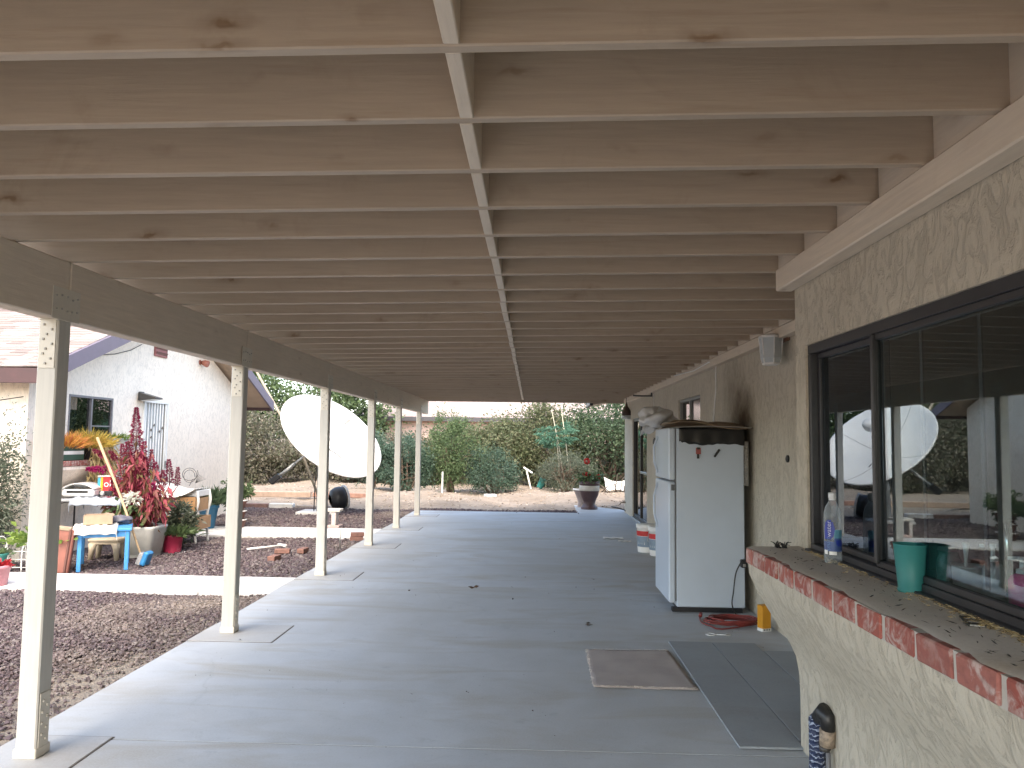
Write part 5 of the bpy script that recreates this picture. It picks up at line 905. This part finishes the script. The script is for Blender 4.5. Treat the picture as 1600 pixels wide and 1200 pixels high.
# --- child's blue table
blue = plain('table_blue', (.045, .26, .58), .45, .12, 12); TA = math.radians(27); TM = Matrix.Rotation(TA, 3, 'Z'); tcn = Vector((-5.13, 9.16, ZG)); ct = thing('blue_table', tcn, "small bright blue child's table on the gravel by the walkway", 'table')
TH = .485; MB().obox(tcn+Vector((0, 0, TH-.015)), (.29, .31, .015), TM, .006).build('tabletop', blue, ct)
for (sx, sy) in ((-1, -1), (1, -1), (-1, 1), (1, 1)): MB().obox(tcn+TM @ Vector((sx*.245, sy*.265, (TH-.03)/2)), (.022, .022, (TH-.03)/2), TM, .004).build('leg', blue, ct)
for (sx, sy, hx, hy) in ((0, -.27, .22, .008), (0, .27, .22, .008), (-.25, 0, .008, .24), (.25, 0, .008, .24)): MB().obox(tcn+TM @ Vector((sx, sy, TH-.065)), (hx, hy, .034), TM, .002).build('apron', blue, ct)
clothw = plain('cloth_white', (.68, .66, .61), .9, .1, 30, .3)
def draped(nm, ctr, hx, hy, z, over, m_, lb, cat, M=TM, seed=1, skew=.0):
    r2 = random.Random(seed); ph = [r2.uniform(0, 6) for _ in range(6)]
    def fn(u, v_):
        x = (u*2-1)*(hx+over); y = (v_*2-1)*(hy+over); ex = max(0, abs(x)-hx); ey = max(0, abs(y)-hy); dz = -(ex+ey)*.95; k = .012*math.sin(x*30+ph[0])*math.sin(y*24+ph[1])+.01*math.sin(x*55+y*33+ph[2])
        if ex > 0: x = math.copysign(hx+.012+.25*ex*(.4+.4*math.sin(y*20+ph[3])), x)
        if ey > 0: y = math.copysign(hy+.012+.25*ey*(.4+.4*math.sin(x*20+ph[4])), y)
        return ctr+M @ Vector((x+skew*y, y, 0))+Vector((0, 0, z+.014+dz+k*(1 if ex+ey == 0 else .4)))
    o = MB().sheet(fn, 34, 30, .004).build(nm, m_, None, ctr+Vector((0, 0, z))); return tag(o, lb, cat)
draped('white_cloth', tcn+TM @ Vector((-.10, -.08, 0)), .22, .24, TH+.004, .08, clothw, 'crumpled white cloth bundled on the blue table', 'cloth', seed=3)
cbp = tcn+TM @ Vector((-.08, .04, TH+.03)); cb2 = thing('cardboard_box', cbp, 'shallow open cardboard box on the white cloth', 'box')
for (sx, sy, hx, hy) in ((0, -.11, .15, .004), (0, .11, .15, .004), (-.15, 0, .004, .114), (.15, 0, .004, .114)): MB().obox(cbp+TM @ Vector((sx, sy, .055)), (hx, hy, .055), TM, .001).build('side', card, cb2)
MB().obox(cbp+Vector((0, 0, .004)), (.148, .108, .004), TM).build('bottom', card, cb2); MB().obox(cbp+TM @ Vector((.12, -.03, .113)), (.05, .08, .004), TM @ Matrix.Rotation(.25, 3, 'Y')).build('flap', card, cb2)
mb = MB(); c = tcn+TM @ Vector((.14, .20, TH+.055)); crumple(mb, c, .15, .10, .05, 12, 16, .14); tag(mb.build('grey_bag', plain('bag_grey', (.11, .11, .14), .5, .3), None, c-Vector((0, 0, .04))), 'crumpled dark grey plastic bag at the back of the blue table', 'bag')
# --- reddish case leaning on the table
cs = thing('leather_case', (-5.36, 8.66, ZG), 'reddish brown flat case standing upright beside the blue table', 'case'); cm_ = plain('case_red', (.27, .10, .075), .55, .2, 10); CM = Matrix.Rotation(-.10, 3, 'Y') @ Matrix.Rotation(.10, 3, 'X'); MB().obox((-5.40, 8.72, ZG+.255), (.13, .055, .25), Matrix.Rotation(.35, 3, 'Z') @ Matrix.Rotation(.10, 3, 'Y'), .012).build('body', cm_, cs); MB().obox((-5.31, 8.735, ZG+.255), (.012, .058, .245), Matrix.Rotation(.35, 3, 'Z') @ Matrix.Rotation(.10, 3, 'Y'), .004).build('edge_strip', plain('case_dark', (.13, .05, .04), .6), cs)
MB().obox((-5.375, 8.71, ZG+.51), (.10, .05, .02), Matrix.Rotation(.35, 3, 'Z') @ Matrix.Rotation(.15, 3, 'Y'), .006).build('folded_paper', card, cs)
# --- folding table with things behind
FT = Vector((-5.72, 9.95, ZG)); FM = Matrix.Rotation(.12, 3, 'Z'); ft = thing('folding_table', FT, 'grey-topped folding table with tubular legs behind the blue table', 'table'); FH = .76
MB().obox(FT+Vector((0, 0, FH-.02)), (.40, .24, .018), FM, .008).build('tabletop', plain('table_grey', (.38, .39, .40), .6), ft)
for sx in (-1, 1):
    q = [FT+FM @ Vector((sx*.35, -.2, .0)), FT+FM @ Vector((sx*.35, -.2, FH-.06)), FT+FM @ Vector((sx*.35, .2, FH-.06)), FT+FM @ Vector((sx*.35, .2, 0))]; MB().tube(q, .012, 7).build('leg', dkg, ft)
draped('grey_plastic_sheet', FT+FM @ Vector((.10, -.05, 0)), .30, .19, FH+.0, .10, plain('sheet_bluegrey', (.33, .37, .43), .35, .12), 'blue-grey plastic sheet draped over the folding table', 'plastic sheet', FM, 8)
pr = FT+FM @ Vector((-.16, .0, FH+.025)); o = thing('white_printer', pr, 'white rounded printer-like device on the folding table', 'printer'); MB().obox(pr+Vector((0, 0, .045)), (.20, .17, .045), FM, .02).build('body', white_plastic, o)
MB().sheet(lambda u_, v_: pr+FM @ Vector(((u_*2-1)*.20, (v_*2-1)*.17, .095+.075*math.sin(math.pi*u_)**.7)), 18, 4, .012).build('lid', white_plastic, o); MB().obox(pr+FM @ Vector((0, -.172, .06)), (.13, .004, .015), FM).build('slot', black, o); MB().obox(pr+FM @ Vector((.02, -.12, .135)), (.07, .05, .006), FM @ Matrix.Rotation(-.35, 3, 'X'), .003).build('screen', plain('dim_screen', (.20, .21, .22), .3), o)
cp = FT+FM @ Vector((.16, -.10, FH+.03)); o = thing('camera_gadget', cp, 'small black gadget lying beside the white printer', 'gadget'); MB().obox(cp+Vector((0, 0, .035)), (.08, .05, .03), FM @ Matrix.Rotation(.4, 3, 'Z'), .01).build('body', black, o); MB().lathe([(.028, 0), (.03, .04), (.022, .045)], 16, cp+Vector((.0, -.05, .04)), Matrix.Rotation(math.pi/2, 3, 'X')).build('lens', steel, o)
tbp = FT+FM @ Vector((.10, .12, FH+.026)); o = thing('colorful_box', tbp, 'red box with yellow and blue stripes on the folding table', 'box'); MB().obox(tbp+Vector((0, 0, .12)), (.115, .06, .12), FM, .004).build('carton', plain('box_red', (.60, .03, .04), .5, .08), o)
for (x, w2, c_, nm) in ((-.095, .018, (.03, .40, .55), 'box_cyan'), (-.062, .014, (.75, .50, .03), 'box_yellow'), (.098, .015, (.78, .66, .40), 'box_cream')): MB().obox(tbp+FM @ Vector((x, -.0615, .12)), (w2, .0012, .115), FM).build('stripe', plain(nm, c_, .5, .05), o)
MB().obox(tbp+Vector((0, 0, .249)), (.118, .063, .008), FM, .002).build('lid', white_paint, o); me = text_mesh('ol', .13, MATS['ink_white'], .0006); lt = link('lettering', me, o, tbp+FM @ Vector((.012, -.0625, .15))); lt.rotation_euler = (math.pi/2, 0, .12)
tk = FT+FM @ Vector((.30, .06, FH+.026)); o = thing('patterned_canister', tk, 'purple and blue patterned tall canister beside the red box', 'canister')
for k, c_ in enumerate([(.08, .25, .45), (.30, .12, .35), (.35, .05, .25), (.25, .2, .5)]): MB().lathe([(.042, k*.055+.001), (.043, k*.055+.054)], 18, tk).build('band', plain('canister_%d' % k, c_, .5, .3, 40), o)
MB().lathe([(.044, .221), (.044, .235), (.001, .236)], 18, tk, cap=False).build('lid', plain('canister_lid', (.3, .1, .3), .5), o)
bw = FT+FM @ Vector((.37, -.02, FH+.004)); tag(MB().obox(bw+Vector((0, 0, .05)), (.05, .08, .05), FM, .005).build('wood_block', plain('block_orange', (.42, .21, .09), .7, .2), None, bw), 'orange-brown wooden block at the right end of the folding table', 'block')
# --- plastic stool
sp_ = Vector((-5.42, 9.75, ZG)); o = thing('plastic_stool', sp_, 'low beige plastic step stool under the tables', 'stool'); bg_ = plain('beige_plastic', (.52, .44, .33), .5, .08); MB().obox(sp_+Vector((0, 0, .255)), (.19, .14, .018), FM, .012).build('seat', bg_, o); MB().obox(sp_+Vector((0, 0, .22)), (.175, .125, .02), FM, .005).build('seat_rim', bg_, o)
for (sx, sy) in ((-1, -1), (1, -1), (-1, 1), (1, 1)):
    mb = MB(); a_ = sp_+FM @ Vector((sx*.16, sy*.11, .0)); b_ = sp_+FM @ Vector((sx*.14, sy*.10, .21)); mb.tube([a_, a_.lerp(b_, .6), b_], [.030, .036, .055], 8); mb.build('leg', bg_, o)
# --- big square pot with the amaranth
ap = Vector((-5.10, 10.02, ZG)); big = zpot('square_planter', ap, [(.165, .001), (.17, .02), (.172, .05), (.178, .055), (.22, .36), (.225, .375), (.225, .40), (.215, .405)], plain('planter_cream', (.50, .50, .47), .6, .12), 'large square cream planter behind the blue table', 'planter', 40, 1.6)
am = thing('amaranth_plant', ap+Vector((0, 0, .37)), 'tall crimson amaranth with feathery plumes growing from the cream planter', 'plant')
crim = leafmat('amaranth_red', [(.19, .012, .05), (.29, .02, .075), (.23, .03, .065), (.36, .05, .11), (.15, .01, .04)], .25); rose = leafmat('amaranth_leaf', [(.34, .05, .08), (.42, .10, .13), (.28, .04, .07), (.24, .10, .07), (.15, .14, .06), (.40, .06, .13)], .35); mag = leafmat('amaranth_magenta', [(.34, .01, .12), (.42, .02, .15), (.25, .01, .08)], .25)
stm = plain('amaranth_stem', (.24, .05, .06), .7); mb = MB(); PL = []; DL = []; LL = []; LP = []; LD = []; LS = []; MP = []; MD = []; MS = []
def plume(a, b, r_, n, mg_=False):
    a, b = Vector(a), Vector(b); d = b-a; u_ = d.orthogonal().normalized(); v_ = d.cross(u_).normalized(); P_, D_, S_ = (MP, MD, MS) if mg_ else (PL, DL, LL)
    for k in range(int(n*1.7)):
        s_ = rnd.random()**.8; an = rnd.uniform(0, 6.28); rr = r_*1.35*(1-s_)**.7*(.35+.65*rnd.random())*(1+.25*math.sin(s_*40)); o_ = u_*math.cos(an)+v_*math.sin(an); P_.append(a+d*s_+o_*rr*.6); D_.append(o_+d.normalized()*.5); S_.append(.022+.03*rnd.random()*(1-s_*.5))
    mb.tube([a, b], [.008, .002], 5)
def W(px, py, Y): return YP(px, py, Y)
main0 = ap+Vector((0, 0, .36)); mtop = W(213, 706, 10.05); mb.tube([main0, main0.lerp(mtop, .5)+Vector((.02, 0, 0)), mtop], [.02, .016, .012], 7); plume(mtop+Vector((0, 0, -.10)), W(213, 637, 10.05), .11, 900); plume(main0.lerp(mtop, .55), mtop+Vector((0, 0, .02)), .10, 380)
for (px, py, qx, qy, Y, r_, n, mg_) in [(193, 745, 191, 694, 10.0, .05, 240, 0), (235, 740, 237, 703, 10.1, .045, 220, 0), (246, 755, 243, 722, 10.1, .05, 220, 0), (265, 758, 264, 718, 10.5, .06, 320, 0), (277, 760, 278, 730, 10.6, .03, 150, 0), (168, 733, 136, 732, 9.85, .045, 260, 1), (165, 712, 146, 703, 9.9, .03, 130, 0), (182, 720, 172, 704, 9.95, .03, 130, 0), (225, 750, 228, 715, 10.0, .05, 220, 0), (205, 760, 204, 725, 9.95, .05, 240, 0), (180, 770, 176, 745, 9.9, .04, 160, 0), (220, 735, 226, 690, 10.0, .06, 320, 0), (203, 730, 199, 690, 10.0, .055, 300, 0), (250, 775, 255, 735, 10.15, .05, 240, 0), (212, 770, 216, 730, 9.9, .06, 300, 0), (232, 790, 240, 755, 9.9, .05, 220, 1), (188, 792, 180, 762, 9.85, .05, 200, 0)]:
    a, b = W(px, py, Y), W(qx, qy, Y); plume(a, b, r_, n, bool(mg_)); c = main0.lerp(a, .5)+Vector((0, 0, -.03)); mb.tube([main0, c, a], [.012, .009, .007], 5)
ell = [(213, 740, .13, .30, 420), (228, 775, .18, .22, 460), (195, 780, .16, .20, 380), (240, 790, .12, .15, 240), (215, 810, .14, .15, 300), (185, 800, .10, .12, 160)]
for (px, py, rx_, rz2, n) in ell:
    c = W(px, py, 9.98)
    for k in range(int(n*.95)):
        q = Vector((rnd.gauss(0, .55)*rx_, rnd.gauss(0, .5)*.14, rnd.gauss(0, .5)*rz2)); LP.append(c+q); LD.append(Vector((q.x*3+rnd.gauss(0, .4), -.3+rnd.gauss(0, .5), -.55+rnd.gauss(0, .35)))); LS.append(rnd.uniform(.06, .15))
og = ap+Vector((0, 0, .37)); mb.build('stems', stm, am)
for (P_, D_, S_, m_, nm, wf) in ((PL, DL, LL, crim, 'plume', .35), (MP, MD, MS, mag, 'magenta_plume', .35), (LP, LD, LS, rose, 'leaves', .36)): S_ = np.array(S_); link(nm, leafmesh(nm, np.array([tuple(p-og) for p in P_]), np.array([tuple(d) for d in D_]), S_, S_*wf, m_, .3), am, og)
# white lily-like flowers low in the planter
n = 90; q = np.clip(RNG.normal(size=(n, 3)), -1.6, 1.6)*np.array([.038, .03, .03]); c = W(207, 778, 9.75); wf = thing('white_flowers', ap+Vector((.05, -.2, .37)), 'cluster of white flowers in front of the crimson amaranth', 'flower'); link('flower', leafmesh('flower', q, q+RNG.normal(size=(n, 3))*.03+np.array([0, 0, .03]), .075, .03, leafmat('petal_white', [(.75, .75, .70), (.68, .70, .64)], .3)), wf, c); MB().tube([c, c.lerp(ap+Vector((0, -.08, .38)), .5), ap+Vector((0, -.08, .37))], .008, 5).build('stem', MATS['stem_green'], wf)
n = 60; q = RNG.normal(size=(n, 3))*np.array([.09, .06, .08]); link('leaves', leafmesh('leaves', q, RNG.normal(size=(n, 3))+np.array([0, 0, .3]), .12, .06, lg_mid), wf, W(200, 800, 9.8))
# --- red pot, shadowed green plant
rp = Vector((-4.90, 10.42, ZG)); potplant('red_pot', rp, .105, .135, .25, plain('pot_crimson', (.42, .03, .08), .35, .08), 'crimson round pot of leafy green plant beside the cream planter', lg_mid, 420, .17, .035, (.09, .09, .03), up=.9, saucer=white_plastic)
shrub('potted_fern', (-4.98, 10.75, ZG), .24, .20, .62, 1500, .085, .035, lg_sage, 'grey-green bushy plant behind the crimson pot', 'plant', None, 5, .1, 18)
# --- white console rack with drawers
cn = Vector((-5.30, 11.45, ZG)); co = thing('white_console', cn, 'white painted console stand with curved legs holding wooden drawers', 'stand'); cx0, cx1, cy0, cy1 = -5.66, -4.96, 11.24, 11.66
for (x, y) in ((cx0, cy0), (cx1, cy0), (cx0, cy1), (cx1, cy1)):
    s_ = 1 if x > -5.3 else -1; MB().tube(smooth([(x+s_*.02, y, ZG), (x-s_*.005, y, .18), (x-s_*.01, y, .38), (x+s_*.03, y, .58), (x-s_*.0, y, .74)], 4), [.018]*4+[.019]*4+[.021]*4+[.024]*5, 8).build('leg', white_paint, co)
for z in (.17, .44): MB().obox(((cx0+cx1)/2, (cy0+cy1)/2, z), (.36, .22, .010), None, .004).build('shelf', white_paint, co)
MB().obox(((cx0+cx1)/2, (cy0+cy1)/2, .70), (.37, .23, .045), None, .008).build('top_rail', white_paint, co)
ctb = thing('white_paper_sheet', ((cx0+cx1)/2, (cy0+cy1)/2, .75), 'large bent white sheet drooping over the white console', 'sheet'); MB().sheet(lambda u_, v_: (cx0-.22+(cx1-cx0+.24)*u_, cy0-.12+.50*v_, .765+.06*math.sin(u_*5.2+.5)-.17*(1-u_)*(1-v_)**1.5-.05*math.sin(u_*3.1)*(1-v_)+.05*u_), 26, 16, .006).build('sheet', white_paint, ctb)
for z, lb, dx, sw in ((.452, 'wooden drawer on the upper shelf of the white console', .12, .25), (.182, 'wooden drawer on the lower shelf of the white console', .15, .27)):
    d_ = thing('wooden_drawer', ((cx0+cx1)/2+dx, 11.42, z), lb, 'drawer', 'drawers on the white console'); wm_ = plain('drawer_oak', (.44, .25, .12), .6, .2, 8); x0, x1 = (cx0+cx1)/2+dx-sw, (cx0+cx1)/2+dx+sw
    MB().box(x0, x1, 11.16, 11.178, z, z+.20, .003).build('front', wm_, d_); MB().box(x0, x1, 11.60, 11.615, z, z+.18, .002).build('back', wm_, d_); MB().box(x0, x0+.015, 11.178, 11.60, z, z+.18).build('side', wm_, d_); MB().box(x1-.015, x1, 11.178, 11.60, z, z+.18).build('side', wm_, d_); MB().box(x0+.015, x1-.015, 11.178, 11.60, z, z+.012).build('bottom', wm_, d_); MB().box(x0+.04, x1-.03, 11.22, 11.58, z+.012, z+.165, .01).build('contents', plain('dark_stuff', (.05, .025, .025), .9, .5, 60), d_)
# wire butterfly ornament
wbp = W(299, 757, 11.5); o = thing('wire_ornament', wbp, 'curly dark wire ornament standing on the white sheet', 'ornament'); wr = [wbp+Vector((.08*math.cos(k*.45)*(1+.02*k)-.03, 0, .03+.08+.10*math.sin(k*.45)+.002*k)) for k in range(30)]; MB().tube(smooth(wr, 2), .0045, 5).build('scroll', dkg, o); 
for k in range(7): MB().tube([wbp+Vector((.06, 0, .02)), wbp+Vector((.10+.02*k, 0, .16-.012*k))], .003, 4).build('wire', dkg, o)
MB().tube([wbp+Vector((-.03, 0, -.02)), wbp+Vector((.02, 0, .08))], .005, 5).build('stem', dkg, o)
# --- teal pot, stacked pots
potplant('teal_pot', (-5.52, 13.0, -.004), .10, .165, .40, plain('pot_teal', (.015, .13, .24), .45, .1), 'tall teal blue pot with strappy green plant by the far walkway', lg_dark, 520, .34, .04, (.12, .12, .04), up=1.3, droop=.18)
shrub('potted_shrub', (-5.25, 13.55, ZG), .22, .2, .85, 900, .08, .04, lg_mid, 'pale green plant behind the teal pot near the second post', 'plant', None, 4, .4, 14)
for k, (r0, r1, h, z) in enumerate([(.13, .155, .13, 0), (.12, .15, .13, .15), (.11, .16, .16, .30)]):
    o = zpot('stacked_pot', (-5.13, 13.25, ZG+.03+z), [(r0, .001), (r1, h-.03), (r1+.012, h-.028), (r1+.012, h)], plain('pot_brown', (.16, .075, .06), .6), ('lowest', 'middle', 'topmost')[k]+' brown pot of the stack beside the teal pot', 'pot', 24, 0., 'stack of brown pots'); MB().lathe([(r1+.013, h-.012), (r1+.02, h-.005), (r1+.013, h+.008)], 24, (-5.13, 13.25, ZG+.03+z), cap=False).build('white_rim', white_paint, o)
# --- brush with wooden handle
bh = G(224, 882, -.02); bo = thing('long_handled_brush', bh, 'wooden-handled brush with blue head leaning on the planters', 'brush'); top_ = W(152, 684, 9.75); mid = bh.lerp(top_, .5)+Vector((.02, 0, .01)); MB().tube(smooth([bh+Vector((-.02, .02, .05)), mid, top_], 5), [.013]*3+[.015]*4+[.018]*4, 8).build('handle', plain('ash_wood', (.46, .32, .19), .7, .2), bo)
MB().obox(bh+Vector((-.03, 0, .07)), (.032, .05, .075), Matrix.Rotation(.35, 3, 'Y'), .01).build('ferrule', plain('grey_bristle', (.40, .40, .40), .8, .4, 80), bo); MB().obox(bh+Vector((.035, 0, .075)), (.032, .075, .085), Matrix.Rotation(.35, 3, 'Y'), .03).build('head', plain('brush_blue', (.02, .22, .50), .45), bo)
# --- planters on the guest house sill
zs_ = 1.205; firec = leafmat('firestick', [(.60, .22, .06), (.66, .34, .07), (.55, .16, .08), (.62, .42, .10)], .25); goldc = leafmat('firestick_gold', [(.58, .38, .07), (.62, .46, .12), (.44, .30, .08)], .25); strw = leafmat('dry_succulent', [(.46, .34, .17), (.38, .27, .13), (.52, .42, .24)], .2)
def fan(nm, par, base, n, rx_, L, m_, up=1., at_=None):
    q = RNG.normal(size=(n, 3))*np.array([rx_*.45, rx_*.45, .02]); D = np.concatenate([q[:, :2]/rx_*1.3, np.full((n, 1), up)], 1)+RNG.normal(size=(n, 3))*.35; link(nm, leafmesh(nm, q, D, RNG.uniform(.5, 1.1, n)*L, .012, m_, .05), par, base)
gp_ = Vector((-6.08, 9.78, zs_)); o = thing('green_planter_box', gp_, 'dark green window box with white band and orange succulent on the brick sill', 'planter'); MB().box(gp_.x-.11, gp_.x+.11, 9.50, 10.06, zs_, zs_+.19, .01).build('box', plain('box_green', (.03, .085, .06), .5), o); MB().box(gp_.x+.1105, gp_.x+.113, 9.52, 10.04, zs_+.08, zs_+.125).build('band', white_paint, o); fan('succulent', o, gp_+Vector((0, -.02, .18)), 900, .19, .22, firec, 1.0)
gq = Vector((-6.06, 10.32, zs_)); o = thing('hanging_succulent', gq, 'golden succulent in a dark pot with dry strands trailing off the sill', 'plant'); MB().lathe([(.09, .001), (.12, .15), (.13, .16), (.11, .16), (.002, .14)], 20, gq, cap=False).build('pot', black, o); fan('succulent', o, gq+Vector((0, 0, .17)), 900, .20, .27, goldc, 1.0)
n = 1100; q = np.stack([RNG.normal(.15, .05, n), RNG.normal(.06, .12, n), RNG.uniform(-.28, .20, n)], 1); D = np.stack([RNG.normal(.3, .3, n), RNG.normal(0, .35, n), RNG.normal(-1, .25, n)], 1); link('trailing_strands', leafmesh('trailing_strands', q, D, RNG.uniform(.08, .18, n), .022, strw, .1), o, gq)
gt = Vector((-6.05, 11.05, zs_)); o = thing('white_trough', gt, 'pale tapered trough planter with small green plants under the window', 'planter'); mb = MB(); mb.add([(gt.x-.10, 10.85, zs_), (gt.x+.06, 10.85, zs_), (gt.x+.06, 11.30, zs_), (gt.x-.10, 11.30, zs_), (gt.x-.15, 10.66, zs_+.27), (gt.x+.12, 10.66, zs_+.27), (gt.x+.12, 11.52, zs_+.27), (gt.x-.15, 11.52, zs_+.27)], [(3, 2, 1, 0), (0, 1, 5, 4), (1, 2, 6, 5), (2, 3, 7, 6), (3, 0, 4, 7), (4, 5, 6, 7)]); mb.build('trough', plain('trough_white', (.60, .60, .56), .6), o); MB().box(gt.x-.16, gt.x+.13, 10.65, 11.53, zs_+.271, zs_+.29, .004).build('rim', plain('trough_rim', (.35, .38, .36), .6), o)
fan('small_plants', o, gt+Vector((0, -.1, .28)), 260, .22, .11, lg_lime, 1.)
gj = Vector((-6.08, 11.62, zs_)); 
# --- far left: bush against the near wall, white wire stand, pots
shrub('wall_shrub', (-6.55, 8.98, ZG), .52, .36, 1.75, 7500, .055, .020, lg_sage, 'tall wispy grey-green shrub against the near wall at the left edge', 'shrub', None, 8, .05, 34)
ws = Vector((-6.02, 8.82, ZG)); o = thing('wire_stand', ws, 'white wire plant stand at the left edge', 'plant stand')
for sx in (-.22, .0, .20): MB().tube(smooth([ws+Vector((sx, -.12, 0)), ws+Vector((sx, -.12, .26)), ws+Vector((sx+.05, -.10, .36)), ws+Vector((sx+.10, .05, .36)), ws+Vector((sx+.10, .12, 0))], 4), .007, 6).build('hoop', white_paint, o)
for z in (.06, .15, .24): MB().tube([ws+Vector((-.25, -.12, z)), ws+Vector((.25, -.12, z))], .005, 5).build('rail', white_paint, o)
potplant('white_pot', (-5.66, 8.72, ZG), .075, .10, .36, white_plastic, 'tall white pot with yellow-green plant half hidden by the first post', lg_lime, 500, .10, .05, (.13, .11, .06), up=.8)
potplant('small_teal_pot', (-6.02, 8.60, ZG+.09), .06, .09, .14, plain('pot_seafoam', (.03, .20, .18), .5), 'small teal pot on the wire stand at the left edge', lg_mid, 60, .1, .03, (.04, .04, .02))
pz = G(2, 915, -.02); potplant('pink_pot', (pz.x-.05, pz.y-.02, -.03), .10, .13, .22, plain('pot_pink', (.58, .26, .30), .5, .2), 'pink and red pot cut by the left edge on the walkway', leafmat('red_leaf', [(.45, .02, .03), (.35, .02, .03)], .2), 60, .10, .06, (.06, .06, .02))
tag(MB().tube([Vector((-6.31, 9.28, 2.0)), Vector((-7.3, 8.7, 1.75)), Vector((-8.6, 8.0, 1.62))], .006, 5).build('drop_cable', black), 'thin dark cable running slantwise to the corner of the white house', 'cable')
